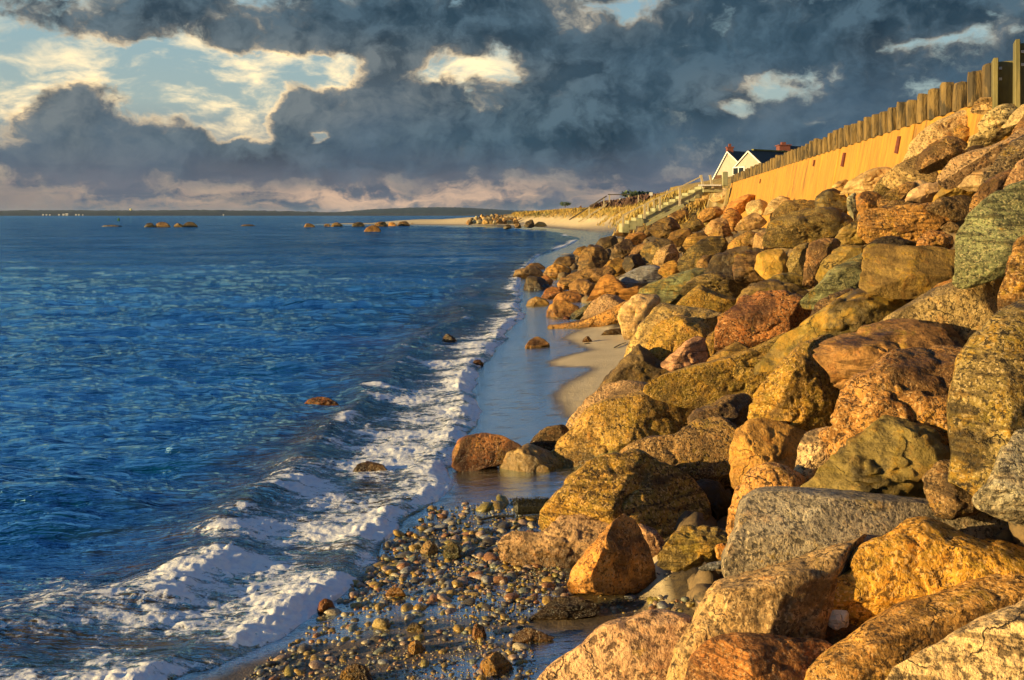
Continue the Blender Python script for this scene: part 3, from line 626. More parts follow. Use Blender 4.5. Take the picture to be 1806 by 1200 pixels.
  ('big pale grey and gold boulder at the head of the dry sand', 'pale', '1090,562 1095,546 1113,527 1130,521 1158,524 1165,545 1150,575 1128,610 1114,615 1104,608 1098,585', dict(ap=(1115,560),tilt=.5,facets=2,moss=.45)),
  ('grey green banded boulder above the pale grey and gold one', 'green', '1120,528 1130,509 1153,494 1179,483 1218,477 1246,478 1240,500 1222,525 1196,548 1160,548', dict(ap=(1165,515),tilt=.7,rough=1.2)),
  ('dark olive boulder behind the golden pyramid', 'olive', '1204,520 1213,502 1231,488 1257,481 1283,483 1324,496 1315,515 1290,535 1250,525', dict(ap=(1250,503),pat=.6)),
  ('olive tan boulder behind the rusty orange one', 'olive', '1298,545 1314,512 1342,497 1370,495 1397,503 1428,519 1444,532 1425,560 1380,545 1330,550', dict(ap=(1350,520),dz=.15)),
  ('orange slab running down into the swash', 'orange', '968,584 973,574 997,572 1026,568 1049,558 1075,545 1101,533 1108,548 1096,575 1062,588 1023,592 989,592', dict(ap=(1035,577),k=.45,tilt=.4,pat=.2,moss=.3)),
  ('pinkish boulder behind the orange slab', 'pink', '1020,574 1036,546 1049,530 1067,521 1088,524 1107,534 1080,560 1050,575', dict(ap=(1050,552),moss=.4)),
  ('small dark green rock at the swash edge beside the pinkish boulder', 'green', '1000,569 1008,554 1026,543 1042,534 1042,555 1026,571', dict(pat=.6,name='rock')),
  ('orange brown boulder with a shaded right side below the lilac dome', 'orange', '1035,535 1047,514 1062,491 1075,485 1093,496 1106,511 1128,503 1130,524 1106,538 1088,532 1062,533', dict(ap=(1068,513),p=1.7,pat=.4)),
  ('smooth lilac grey domed boulder', 'slate', '1087,500 1106,481 1127,472 1151,469 1168,475 1165,490 1135,510 1108,514', dict(ap=(1122,492),rough=.4,facets=1,pat=.3,moss=.2)),
  ('sharp-edged block with ridged left face beside the striped grey boulder', 'olive', '1523,505 1528,470 1528,442 1541,433 1583,436 1640,436 1682,444 1697,459 1697,490 1660,520 1600,525 1545,515', dict(ap=(1580,475),p=3.0,facets=3,rough=.8,moss=.5,pat=.4)),
  ('dark cap of rock behind the sharp-edged block', 'dark', '1527,440 1536,430 1555,419 1578,415 1619,433 1610,448 1560,452', dict(dz=.2)),
  ('green smooth slab leaning under the sharp-edged block', 'green', '1416,532 1442,504 1470,476 1498,461 1530,446 1534,470 1532,505 1500,528 1470,545 1434,548', dict(ap=(1480,500),tilt=.8,rough=.6,facets=1,moss=.5,pat=.35)),
  ('rounded olive boulder behind the green slab', 'olive', '1440,490 1453,459 1476,439 1498,434 1529,438 1530,465 1500,490 1455,505', dict(ap=(1475,462),moss=.6,pat=.4)),
  ('narrow upright brown block left of the rounded olive boulder', 'brown', '1415,505 1421,459 1430,430 1470,424 1484,436 1460,465 1450,495 1441,510', dict(ap=(1435,470),p=2.8)),
  ('bright golden round boulder in the olive boulder field', 'gold', '1328,474 1337,450 1357,438 1379,441 1391,461 1386,485 1362,495 1340,486', dict(ap=(1353,465),moss=.7,pat=.12,rough=.6)),
  ('dark brown boulder left of the bright golden round one', 'umber', '1294,470 1300,455 1314,445 1337,446 1347,470 1354,498 1325,508 1297,502', dict(ap=(1315,475))),
  ('huge grey green striped boulder at the right edge', 'green', '1692,495 1693,442 1696,413 1711,385 1739,357 1782,334 1830,318 1920,295 1940,430 1840,460 1770,480 1705,505', dict(ap=(1765,410),p=2.4,tilt=.6,facets=1,rough=.6,moss=.28,pat=.36,D=.45)),
  ('wide orange tan boulder with a warm top above the sharp-edged block', 'orange', '1520,412 1523,382 1541,370 1583,368 1626,363 1654,356 1684,365 1698,382 1665,398 1650,415 1625,430 1590,435 1540,430', dict(ap=(1575,400),p=2.4,facets=2,pat=.30,moss=.4)),
  ('small orange stone tucked under the wide orange boulder', 'orange', '1617,436 1623,419 1640,408 1663,408 1679,421 1678,442 1645,446', dict(ap=(1642,425),pat=.25,dz=-.1)),
  ('wide dark olive boulder below the seawall', 'olive', '1350,430 1362,393 1393,376 1427,370 1470,370 1493,384 1506,396 1480,418 1430,435 1385,445', dict(ap=(1410,405),rough=1.3,pat=.52,tilt=.7)),
  ('narrow tan rock left of the wide dark olive boulder', 'tan', '1328,444 1333,413 1348,407 1364,418 1370,440 1348,452', dict(ap=(1345,428))),
  ('olive brown boulder filling the slope right of the wide olive one', 'olive', '1470,430 1484,405 1506,392 1525,385 1527,412 1540,430 1500,440', dict(ap=(1500,415))),
  ('pebbly black boulder standing against the seawall', 'dark', '1432,360 1446,340 1470,334 1494,342 1500,360 1488,380 1442,378', dict(ap=(1462,355),moss=.5,pat=.5)),
  ('flat olive boulder left of the pebbly black one', 'olive', '1360,392 1370,368 1385,356 1413,353 1438,356 1452,372 1400,390', dict(ap=(1398,372))),
  ('slim pale grey rock right of the pebbly black boulder', 'grey', '1493,350 1510,341 1515,371 1508,390 1496,375', dict()),
  ('square orange brown block below the seawall', 'orange', '1510,346 1525,339 1541,338 1557,348 1556,372 1520,385 1512,370', dict(ap=(1530,358),p=2.8)),
  ('brown ridged rock right of the square orange block', 'brown', '1548,354 1572,336 1597,324 1614,324 1620,340 1602,362 1556,370', dict(ap=(1578,347))),
  ('dark brown rock under the brown ridged one', 'umber', '1548,370 1578,354 1626,353 1640,364 1620,378 1570,380', dict()),
  ('pale gold boulder on the upper slope', 'pale', '1594,360 1609,337 1631,325 1668,323 1680,331 1660,350 1630,364', dict(ap=(1632,342),pat=.15)),
  ('olive speckled boulder right of the pale gold one', 'olive', '1645,352 1678,319 1716,299 1731,302 1724,328 1708,358 1670,364', dict(ap=(1690,332),pat=.4)),
  ('dark reddish rock in the hollow above the wide orange boulder', 'umber', '1634,368 1660,350 1700,345 1718,352 1716,378 1695,392 1665,382', dict()),
  ('brown slanted boulder above the striped grey one', 'brown', '1708,375 1714,350 1729,330 1754,312 1779,302 1789,308 1780,335 1757,355 1730,378', dict(ap=(1745,340),tilt=.8)),
  ('orange pink boulder at the right edge above the striped grey one', 'pink', '1772,340 1784,307 1795,290 1815,281 1880,275 1890,345 1820,350', dict(ap=(1808,315))),
  ('long dark slanted boulder on the upper right slope', 'dark', '1718,340 1744,302 1764,272 1784,252 1806,241 1880,235 1890,290 1806,290 1779,305 1745,330', dict(ap=(1775,285),tilt=.8,pat=.5)),
  ('long pale pink slab sloping down from the upper right', 'pink', '1660,312 1686,279 1716,267 1754,257 1779,244 1802,221 1860,205 1880,250 1810,262 1779,275 1764,292 1730,315 1691,330', dict(ap=(1722,290),tilt=.7,facets=1,rough=.6,moss=.1,pat=.2)),
  ('brown striped boulder below the pale pinkish one near the wall', 'brown', '1614,290 1625,267 1648,253 1668,243 1688,246 1707,259 1697,286 1668,310 1638,312', dict(ap=(1655,278))),
  ('small brown stone on top of the pale pink slab', 'umber', '1702,268 1716,256 1736,257 1730,270', dict(name='rock')),
  ('large pale speckled boulder near the top right posts', 'cream', '1703,262 1708,242 1729,233 1724,221 1744,201 1767,186 1790,188 1798,199 1785,225 1770,250 1740,262', dict(ap=(1742,228),moss=.2,pat=.34)),
  ('pale pinkish boulder leaning on the seawall', 'pale', '1598,284 1607,254 1628,232 1653,216 1691,198 1716,193 1722,208 1708,226 1685,240 1653,258 1628,278', dict(ap=(1650,240),tilt=.6,facets=1,rough=.7,moss=.1,pat=.18)),
  ('orange boulder at the right edge below the green timbers', 'orange', '1786,240 1797,214 1812,200 1880,190 1890,245 1800,255', dict()),
  ('pale tan boulder at the right edge under the green timbers', 'pale', '1772,222 1787,201 1806,185 1880,165 1890,205 1806,212', dict()),
  ('heaped tan boulder at the foot of the timber posts', 'tan', '1718,200 1724,181 1736,172 1754,172 1774,166 1789,158 1806,147 1880,135 1890,195 1790,200 1760,205', dict(ap=(1765,185),rough=1.5,pat=.4)),
  ('pale tan boulder with a dark right end against the seawall', 'pale', '1480,345 1497,322 1527,305 1555,296 1572,299 1590,302 1592,318 1560,340 1527,345', dict(ap=(1530,322),facets=2,moss=.1,pat=.3)),
  ('dark green boulder behind the pale tan one at the seawall', 'olive', '1540,340 1550,318 1569,303 1597,301 1612,310 1600,332 1560,345', dict(pat=.6)),
  ('small round tan stone resting against the seawall', 'tan', '1465,334 1476,321 1493,317 1502,325 1492,342 1474,342', dict()),
  ('orange stone second from the foam on the far spur', 'orange', '976,536 981,522 997,513 1015,512 1025,525 1025,538 997,541', dict()),
  ('dark red stone on the far spur beside the orange one', 'rust', '953,530 961,514 971,507 989,508 997,517 986,530 966,533', dict()),
  ('low golden stone nearest the foam at the far spur', 'gold', '925,543 932,530 948,524 961,529 969,536 945,544', dict()),
  ('orange wedge between the long flat rock and the red stone', 'orange', '979,506 987,494 994,488 1015,498 1012,510 990,512', dict()),
  ('long flat brown rock above the orange stones', 'brown', '988,496 1010,481 1036,476 1062,474 1076,481 1050,500 1026,506 1000,504', dict()),
  ('round dark rock standing in the water at the far spur', 'umber', '904,490 909,478 927,472 945,472 955,481 955,492 932,497 909,494', dict()),
  ('brown rock just behind the round dark one in the water', 'brown', '925,474 935,465 950,464 961,473 950,480 930,480', dict()),
  ('rounded orange brown rock right of the dark one in the water', 'orange', '957,484 966,473 976,464 992,469 1007,478 986,490 966,490', dict()),
  ('rusty rock at the edge of the surf below the rounded orange one', 'rust', '938,507 945,496 961,486 976,496 970,507 950,510', dict()),
  ('large brown rock facing the sea at the far spur', 'brown', '1020,468 1028,444 1041,433 1057,433 1067,444 1077,460 1065,475 1030,478', dict()),
  ('dark pointed rock right of the large brown one', 'umber', '1074,454 1087,432 1107,421 1119,437 1110,455 1090,460', dict()),
  ('brown rock leaning on the dark pointed one', 'brown', '1104,458 1120,435 1142,429 1140,450 1122,462', dict()),
  ('golden rock below the dark pointed one', 'gold', '1060,478 1075,462 1092,455 1107,462 1105,480 1080,490', dict()),
  ('big olive brown boulder below the staircase', 'olive', '1128,450 1145,425 1175,421 1199,437 1195,462 1155,468', dict()),
  ('tan rock leaning on the big olive brown boulder', 'tan', '1148,465 1160,442 1185,431 1200,447 1190,470 1165,474', dict()),
  ('big dark round boulder at the foot of the staircase', 'umber', '1146,407 1160,390 1180,384 1202,394 1206,412 1178,425 1155,420', dict()),
  ('brown boulder right of the dark round one below the staircase', 'brown', '1174,430 1185,410 1212,404 1223,417 1200,437 1182,438', dict()),
  ('golden boulder below the middle of the bank', 'gold', '1198,442 1215,417 1240,411 1254,425 1232,444 1210,448', dict()),
  ('large olive boulder in the middle of the bank', 'olive', '1196,465 1215,440 1247,421 1272,420 1283,435 1270,462 1242,485 1205,480', dict()),
  ('golden brown boulder under the tan upper rocks', 'gold', '1278,442 1300,417 1322,409 1340,415 1336,440 1300,450', dict()),
  ('big dark grey boulder above the golden pyramid', 'dark', '1243,485 1262,452 1290,439 1315,436 1348,442 1342,465 1316,497 1280,497', dict()),
  ('tan boulder below the cluster of small stones', 'tan', '1238,416 1252,392 1270,384 1289,395 1293,415 1262,424', dict()),
  ('light brown boulder with a dark crack on the upper bank', 'tan', '1296,406 1310,385 1330,376 1353,392 1330,408', dict()),
  ('orange tan boulder on the upper bank below the pale round one', 'orange', '1226,390 1240,370 1265,364 1275,376 1255,395', dict()),
  ('long orange boulder under the end of the seawall', 'orange', '1276,378 1287,357 1317,344 1334,347 1322,365 1302,386', dict()),
  ('pale block below the middle of the seawall', 'pale', '1313,380 1320,357 1345,351 1355,360 1345,380', dict()),
  ('pale pointed block right of its twin below the seawall', 'pale', '1346,380 1357,357 1375,346 1393,352 1380,376', dict()),
  ('tan boulder with dark top touching the seawall', 'tan', '1340,352 1365,333 1382,334 1393,343 1375,356 1350,358', dict()),
  ('pale smooth round boulder beside the top of the staircase', 'pale', '1252,354 1260,342 1280,331 1294,342 1293,354 1272,362', dict()),
  ('rounded tan boulder at the very end of the seawall', 'tan', '1284,334 1300,324 1313,331 1313,345 1296,348', dict()),
  ('long tan slab running down beside the staircase', 'tan', '1213,366 1230,345 1252,336 1258,352 1246,368', dict()),
  ('small brown rock above the orange brown boulder', 'brown', '1040,490 1055,476 1072,470 1085,480 1075,497 1050,500', dict()),
  ('small golden rock behind the banded boulder', 'gold', '1160,480 1172,465 1190,460 1203,470 1195,484 1175,490', dict()),
  ('dark rock filling the gap beside the large olive boulder', 'umber', '1225,470 1240,452 1258,450 1262,470 1245,482', dict()),
  ('small orange rock under the dark round boulder', 'orange', '1100,425 1112,412 1130,408 1140,418 1130,432 1110,434', dict()),
  ('small dark rock at the far end of the bank', 'umber', '1050,432 1062,420 1082,416 1092,424 1080,438 1060,440', dict()),
  ('small brown rock at the bottom of the staircase', 'brown', '1082,416 1092,404 1112,402 1122,412 1105,422', dict()),
  ('small shaded rock left of the dark round boulder', 'umber', '1118,412 1130,398 1150,396 1156,410 1140,422', dict()),
  ('small golden rock closest to the water at the bend', 'gold', '1010,448 1018,438 1032,434 1040,444 1030,454', dict()),
  ('low dark rock left of the large brown one', 'umber', '975,466 985,455 1003,452 1015,460 1005,472 985,474', dict()),
  ('olive rock between the tan and dark boulders of the bank', 'olive', '1200,402 1215,388 1232,386 1242,400 1225,412', dict()),
  ('fist of tan stone between the upper bank boulders', 'tan', '1268,372 1278,363 1290,364 1292,374 1280,380', dict()),
  ('dark stone left of the wide olive boulder', 'umber', '1318,432 1330,418 1342,412 1350,425 1340,440', dict()),
  ('olive boulder under the bright golden round one', 'olive', '1350,505 1365,488 1392,482 1425,490 1430,508 1400,518 1365,515', dict()),
  ('olive boulder right of the bright golden round one', 'olive', '1388,470 1398,440 1425,430 1432,455 1425,490 1400,495', dict()),
  ('dark ledge under the green smooth slab', 'umber', '1430,560 1440,535 1470,520 1500,510 1520,520 1490,545 1455,565', dict()),
  ('thin brown stone wedged above the tan sloping slab', 'brown', '1640,520 1655,500 1700,485 1740,470 1750,480 1700,505', dict()),
  ('tan boulder under the pale pinkish one leaning on the seawall', 'tan', '1556,318 1585,292 1612,280 1645,292 1655,318 1625,338 1580,335', dict(moss=.2)),
  ('pale stone between the brown ridged rock and the pale gold boulder', 'pale', '1590,345 1600,325 1622,318 1640,326 1630,345 1605,352', dict()),
  ('pale orange boulder between the long pale slab and the brown slanted one', 'pale', '1690,330 1716,305 1748,296 1765,300 1750,325 1715,345', dict(moss=.15)),
  ('dark brown stone under the long pale pink slab', 'umber', '1655,330 1672,305 1700,300 1705,320 1680,340', dict()),
]
ROCKS.append(('quartz', 'cream', '1450,1092 1458,1066 1480,1052 1500,1056 1509,1078 1500,1106 1470,1112', dict(ap=(1482,1080), D=.5, p=1.6, moss=.05, pat=.02, name='quartz_lump', facets=5, dz=-.12)))
def _order(r):
    P = np.array(T(r[2])); return -P[:,1].max()-.35*P[:,1].min()
FAR_SPUR = 'boulders of the riprap bank'
_first = {r[0]: i for i, r in enumerate(ROCKS)}
for lab, kd, pts, kw in sorted(ROCKS, key=lambda r: -(np.array(T(r[2]))[:,1].min()*.5+np.array(T(r[2]))[:,1].max()*.5)):
    o = rock(lab, kd, T(pts), **kw)
    if lab == 'quartz': QZ = o
    if lab.startswith('knobbly yellow'): KNOB = o
QZ.parent = KNOB; QZ.location = QZ.location-KNOB.location; QZ['label'] = 'white quartz lump'; del QZ['category']; QZ['speck'] = .1; QZ['banding'] = 0.0; QZ.color = (.72, .66, .52, 1)

# ---------------------------------------------------------------- stones that plug the gaps of the bank, small stones of the beach
def outline(cu, cv, w, h, rg, n=9, sharp=.22):
    a = np.sort(rg.uniform(0, 1, n)*.55+np.arange(n))/n*2*math.pi
    r = 1+rg.uniform(-sharp, sharp, n)
    return [(cu+w/2*math.cos(t)*q, cv+h/2*math.sin(t)*q) for t, q in zip(a, r)]
BANK = T('940,858 1000,760 1060,690 1105,615 1090,565 985,565 960,535 935,505 965,470 1010,444 1060,420 1100,402 1150,398 1220,360 1260,345 1300,345 1350,352 1430,352 1490,335 1600,285 1640,240 1720,190 1806,158 1806,1200 1215,1200 1238,1100 1300,1015 1292,960 1255,900 1240,855 1150,800 1050,830')
def inside(poly, u, v):
    c = False; n = len(poly)
    for i in range(n):
        (x1, y1), (x2, y2) = poly[i], poly[i-1]
        if (y1 > v) != (y2 > v) and u < (x2-x1)*(v-y1)/(y2-y1)+x1: c = not c
    return c
SHADE = {'umber': 'dark brown', 'brown': 'brown', 'olive': 'olive', 'tan': 'tan', 'dark': 'blackish', 'gold': 'golden', 'orange': 'orange'}
def trim_label(t):
    w = t.split()[:11]
    for stop in ('beside', 'between', 'under', 'above', 'below', 'behind', 'left', 'right', 'with', 'at', 'on', 'in', 'of', 'near', 'just'):
        if stop in w[2:]: w = w[:2]+w[2:][:w[2:].index(stop)]
    return ' '.join(w)
def fill_gaps():
    rg = np.random.default_rng(99); n = 0
    kinds = ['umber','brown','olive','tan','dark','gold','orange','umber','brown']
    cells = [(i, j) for j in range(int(1200/CELL), int(150/CELL), -1) for i in range(int(930/CELL), int(1806/CELL)+1) if inside(BANK, i*CELL+3, j*CELL+3)]
    for (i, j) in cells:
        if n >= 230: break
        free = sum((i+a, j+b) not in ZB for a in (-1, 0, 1) for b in (-1, 0, 1))
        if free < 5: continue
        u, v = i*CELL+3, j*CELL+3
        w = np.interp(v, [160, 350, 450, 600, 900, 1200], [52, 34, 38, 80, 130, 160])*rg.uniform(.8, 1.35); h = w*rg.uniform(.6, .9)
        kd = kinds[rg.integers(len(kinds))]; near = min(ROCKS, key=lambda r: abs(np.array(T(r[2])).mean(0)-np.array((u, v))).sum())[0]
        rock(f'{SHADE[kd]} stone wedged beside the '+trim_label(near), kd, outline(u, v-.12*h, w, h, rg), k=.25, group='gap stones of the bank', seed=int(rg.integers(1e6)), facets=4, name='rock')
        n += 1
fill_gaps()

def low_rock(u, vb, w, h, kind, label, y0=None, zb=0.0, group=None, rough=1.0, seed=None):
    """a stone whose foot shows at row vb; its distance follows from the height zb of what it stands on"""
    rg = np.random.default_rng(int(u*7+vb*3))
    y = y0 or (CH-zb)*FP/(vb-VH)
    pts = [(u-w*.52, vb+h*.25), (u-w*.50, vb-h*.12), (u-w*rg.uniform(.30,.40), vb-h*rg.uniform(.6,.85)), (u-w*rg.uniform(-.02,.15), vb-h), (u+w*rg.uniform(.18,.32), vb-h*rg.uniform(.7,.95)), (u+w*.47, vb-h*.25), (u+w*.52, vb+h*.25), (u, vb+h*.42)]
    return rock(label, kind, pts if y < 100 else [(q[0], vb+(q[1]-vb)*.95) for q in pts], y0=y, tilt=.1, rough=rough, facets=3, group=group, name='rock', D=.8)
low_rock(948, 611, 40, 17, 'orange', 'orange stone alone on the blue wet sand above the dry sand tongue', zb=.05)
low_rock(1000, 566, 15, 8, 'rust', 'small red stone on the wet sand near the orange slab', zb=.06)
low_rock(792, 604, 26, 14, 'dark', 'dark rock tip poking through the surf', zb=0)
low_rock(843, 643, 18, 9, 'brown', 'small brown stone at the upper edge of the foam', zb=.02)
low_rock(566, 716, 60, 15, 'rust', 'low rust brown rock washed by the shallow water', zb=-.02)
low_rock(655, 838, 60, 24, 'umber', 'dark submerged rock lifting the surf beside the orange boulder', zb=-.02)
low_rock(1035, 603, 17, 9, 'brown', 'small brown stone at the head of the dry sand', zb=.1)
low_rock(1090, 596, 60, 16, 'umber', 'low dark rubble stone under the pale grey boulder', zb=.12)
low_rock(1038, 610, 18, 5, 'dark', 'flat black pebble lying on the dry sand', zb=.1)
low_rock(875, 1187, 62, 36, 'gold', 'yellow ribbed stone among the pebbles at the bottom edge', zb=.06)
low_rock(628, 1206, 56, 34, 'brown', 'brown stone cut by the bottom edge beside the surf', zb=.04)
low_rock(845, 1127, 24, 26, 'orange', 'round orange cobble standing among the pebbles', zb=.05)
low_rock(575, 1075, 30, 18, 'rust', 'rust red cobble at the tip of the foam', zb=.02)
low_rock(757, 973, 30, 20, 'pale', 'whitish cobble with a hole at the head of the pebble bank', zb=.04)
low_rock(797, 982, 32, 26, 'green', 'grey green cobble at the head of the pebble bank', zb=.04)
low_rock(735, 1152, 34, 22, 'gold', 'mossy yellow cobble in the water film', zb=.04)
low_rock(733, 1113, 30, 16, 'olive', 'olive cobble with a dark right side in the film', zb=.04)
low_rock(674, 1107, 34, 16, 'cream', 'flat cream cobble near the foam', zb=.03)
low_rock(698, 1050, 32, 13, 'orange', 'flat bright orange cobble at the lower edge of the pebble bank', zb=.04)
# rocks awash offshore and the low spit
for u, vb, w, h, kd, lb in ((264,401,18,9,'dark','first brown rock awash far out, seaward end of four'),(287,401,26,10,'umber','second rock awash far out, humped and brown'),(315,401,16,7,'umber','third and smallest rock of the four awash far out'),(334,401,28,10,'dark','fourth and largest of the rocks awash far out'),
    (198,400,36,3,'dark','flat black reef seaward of the rocks awash'),(437,399,26,3,'dark','flat black reef between the rocks awash and the spit'),(546,401,18,7,'brown','outermost brown rock of the spit'),(577,400,11,5,'umber','second dark rock from the outer end of the spit'),(594,400,20,8,'umber','humped dark rock near the outer end of the spit'),
    (632,400,22,8,'dark','long dark rock in the outer half of the spit'),(657,409,27,12,'brown','brown rock standing in the water in front of the spit'),(672,400,24,9,'brown','golden brown rock right behind the one standing in the water'),(692,399,14,7,'orange','small orange rock in the middle of the spit'),(712,399,22,9,'umber','large dark rock in the middle of the spit'),
    (728,398,12,5,'tan','flat tan rock in the middle of the spit'),(742,397,14,6,'gold','golden rock where the spit meets the sand'),(760,397,12,5,'umber','small dark rock where the spit meets the sand'),(783,396,16,7,'umber','dark rock on the sandy root of the spit'),(802,395,16,8,'tan','pale rock on the sandy root of the spit')):
    low_rock(u, vb, w, h, kd, lb, group='rocks of the low spit' if u > 500 else 'rocks awash offshore')
for u, vb, w, h, kd, lb in ((895,402,14,6,'dark','black rock on the far beach nearest the water'),(913,400,12,7,'umber','brown rock between the two dark rocks of the far beach'),(934,398,17,11,'dark','tallest dark rock on the far beach'),(953,398,20,7,'tan','long tan block on the far beach')):
    low_rock(u, vb, w, h, kd, lb, y0=168, group='rocks on the far beach')
def far_heap():
    rg = np.random.default_rng(5); k = 0
    for row, (va, u0, u1, yy) in enumerate(((393.5, 822, 905, 200), (390.5, 828, 912, 205), (387.5, 836, 914, 211), (384.5, 846, 912, 217))):
        u = u0
        while u < u1:
            w = rg.uniform(7, 13); h = rg.uniform(5, 7)
            low_rock(u+w/2, va-abs(u-870)*-.012+rg.uniform(-1, 1), w, h, ['tan','grey','tan','brown','umber','tan'][rg.integers(6)], 'tan stone in the heap at the root of the spit', y0=yy+rg.uniform(-2, 2), group='stone heap at the root of the spit')
            u += w*.82
far_heap()

# ---------------------------------------------------------------- pebbles
def pebble_mesh(seed, sub=2):
    import bmesh
    bm = bmesh.new(); bmesh.ops.create_icosphere(bm, subdivisions=sub, radius=1.0)
    v = np.array([q.co[:] for q in bm.verts], np.float32); v = v*(1+.36*fbm(v*1.3+seed*3.7, 2)[:,None]+.06*fbm(v*3+seed, 2)[:,None])*np.array((1, .76, .46), np.float32)
    f = np.array([[q.index for q in t.verts] for t in bm.faces]); bm.free()
    return v, f
def pebbles():
    m, g = material('pebble_stone')
    geo = g.node('ShaderNodeNewGeometry'); oi = g.node('ShaderNodeObjectInfo'); tc = g.node('ShaderNodeTexCoord')
    p = S(g.t, geo.outputs['Position'])
    r = (S(g.t, oi.outputs['Random'])*3.7+S(g.t, geo.outputs['Random Per Island'])*5.1)._m('FRACT')
    ramp = g.node('ShaderNodeValToRGB'); ramp.color_ramp.interpolation = 'CONSTANT'; e = ramp.color_ramp
    cs = [(.34,.23,.06),(.15,.12,.07),(.44,.36,.22),(.20,.21,.14),(.34,.16,.06),(.09,.075,.05),(.40,.27,.17),(.28,.22,.05),(.24,.24,.23),(.42,.26,.05)]
    while len(e.elements) < len(cs): e.elements.new(.5)
    for i, c in enumerate(cs): e.elements[i].position = i/len(cs); e.elements[i].color = c+(1,)
    g.set(ramp.inputs[0], r)
    n = g.noise(p, 90, 5, .65); n2 = g.noise(p, 28, 4)
    c = g.mix(n.ramp(.35, .65), S(g.t, ramp.outputs[0]), g.mix(1.0, S(g.t, ramp.outputs[0]), (.4, .38, .34), 'MULTIPLY'))
    g.out(g.bsdf(Base_Color=c, Roughness=g.mix(n2.ramp(.4, .6), (.22,.22,.22), (.55,.55,.55)), Normal=g.bump(n, .5, .006)))
    rg = np.random.default_rng(3)
    dense = T('610,1035 690,955 760,940 880,935 900,985 1000,995 985,1040 900,1030 760,1060 640,1075')
    mids = T('395,1215 520,1130 600,1060 660,985 760,895 905,880 960,940 1010,1050 930,1090 950,1215')
    side = T('1040,1070 1110,1050 1240,1060 1230,1085 1150,1075 1060,1090')
    items = []
    while len(items) < 2600:
        u, v = rg.uniform(390, 1250), rg.uniform(870, 1215)
        a = (1.0 if fbm([[u/38, v/16, 3]], 2)[0] > -.12 else .25) if inside(dense, u, v) else .24 if inside(mids, u, v) else .22 if inside(side, u, v) else 0
        if rg.uniform() > a: continue
        y = CH*FP/(v-VH)*.985
        zz, _d = ground(np.array([(u-UC)/FP*y]), np.array([y]))
        if _d[0] < .02: continue
        y = (CH-zz[0])*FP/(v-VH); x = (u-UC)/FP*y
        s = float(np.clip(rg.lognormal(math.log(4.6), .55), 2.2, 16))
        if a < .2: s *= .95
        if v > 1075 and rg.uniform() < .5: s *= .7
        items.append((x, y, zz[0], s/FP*y))
    items.sort(key=lambda q: -q[3])
    protos = [pebble_mesh(i) for i in range(7)]; small = [pebble_mesh(i, 2) for i in range(5)]; tiny = [pebble_mesh(i, 1) for i in range(5)]
    pm = [mesh_from('pebble', v, f, m) for v, f in protos]
    for x, y, z, s in items[:290]:
        o = add('pebble', pm[rg.integers(7)], None, (x, y, z+s*.03), label='rounded pebble in the bank of mixed wet beach pebbles', cat='pebble', group='wet beach pebbles')
        o.scale = (s*rg.uniform(.8, 1.2), s*rg.uniform(.8, 1.2), s*rg.uniform(.75, 1.15)); o.rotation_euler = (rg.normal(0, .25), rg.normal(0, .25), rg.uniform(0, 6.3))
    V, F, b = [], [], 0
    extra = []
    for _ in range(16000):
        u, v = rg.uniform(395, 1245), rg.uniform(885, 1215)
        a = 1.0 if inside(dense, u, v) else .35 if inside(mids, u, v) else .3 if inside(side, u, v) else 0
        if rg.uniform() < a: extra.append((u, v))
    for q in items[290:]+[None]*0:
        v0, f0 = small[rg.integers(5)]; t = rg.uniform(0, 6.3); cs_, sn = math.cos(t), math.sin(t)
        w = v0*q[3]; w = np.stack([w[:,0]*cs_-w[:,1]*sn, w[:,0]*sn+w[:,1]*cs_, w[:,2]], 1)+np.array((q[0], q[1], q[2]+q[3]*.06))
        V.append(w); F.append(f0+b); b += len(v0)
    for u, v in extra:
        y = (CH-.03)*FP/(v-VH); x = (u-UC)/FP*y
        zz, _d = ground(np.array([x]), np.array([y]))
        if _d[0] < .03: continue
        s = rg.uniform(1.2, 3.2)/FP*y
        v0, f0 = tiny[rg.integers(5)]; w = v0*s; V.append(w+np.array((x, y, zz[0]+s*.1))); F.append(f0+b); b += len(v0)
    add('gravel', mesh_from('gravel', np.vstack(V), np.vstack(F), m), kind='stuff', label='fine wet gravel spread between the larger beach pebbles')
pebbles()

# ---------------------------------------------------------------- seawall, timber fence, house, stairs
def simple(name, c1, c2, scale=6.0, rough=.85, stretch=(1,1,1), bumps=.4, bd=.02, c3=None, thr=.6):
    m, g = material(name)
    geo = g.node('ShaderNodeNewGeometry'); p = g.vec('MULTIPLY', S(g.t, geo.outputs['Position']), stretch)
    n = g.noise(p, scale, 7, .62, .3); n2 = g.noise(p, scale*6, 4, .6)
    c = g.mix((n.ramp(.32, .68)*.8+n2.ramp(.4,.6)*.2).clamp(), c1, c2)
    if c3: c = g.mix((g.noise(p, scale*.6, 6, .65, .5).ramp(thr, thr+.08)*.85).clamp(), c, c3)
    g.out(g.bsdf(Base_Color=c, Roughness=rough, Normal=g.bump(n+n2*.5, bumps, bd)))
    return m
M_WALL = simple('cast_concrete', (.52,.255,.030), (.34,.165,.022), 2.6, .85, (1, 2.2, .30), .75, .05, (.20,.105,.028), .55)
M_TIMBER = simple('weathered_timber', (.23,.145,.040), (.070,.048,.018), 5.0, .8, (1.5, 1.5, .35), .9, .04, (.028,.022,.012), .51)
M_GREEN = simple('green_treated_timber', (.20,.16,.05), (.11,.10,.036), 5, .7, (1, 1, .25), .5, .02, (.05,.05,.03), .62)
M_IRON = simple('rusted_iron', (.16,.035,.012), (.07,.016,.008), 20, .8)
M_RENDER = simple('white_render', (.40,.355,.29), (.34,.30,.245), 1.2, .8, bumps=.1)
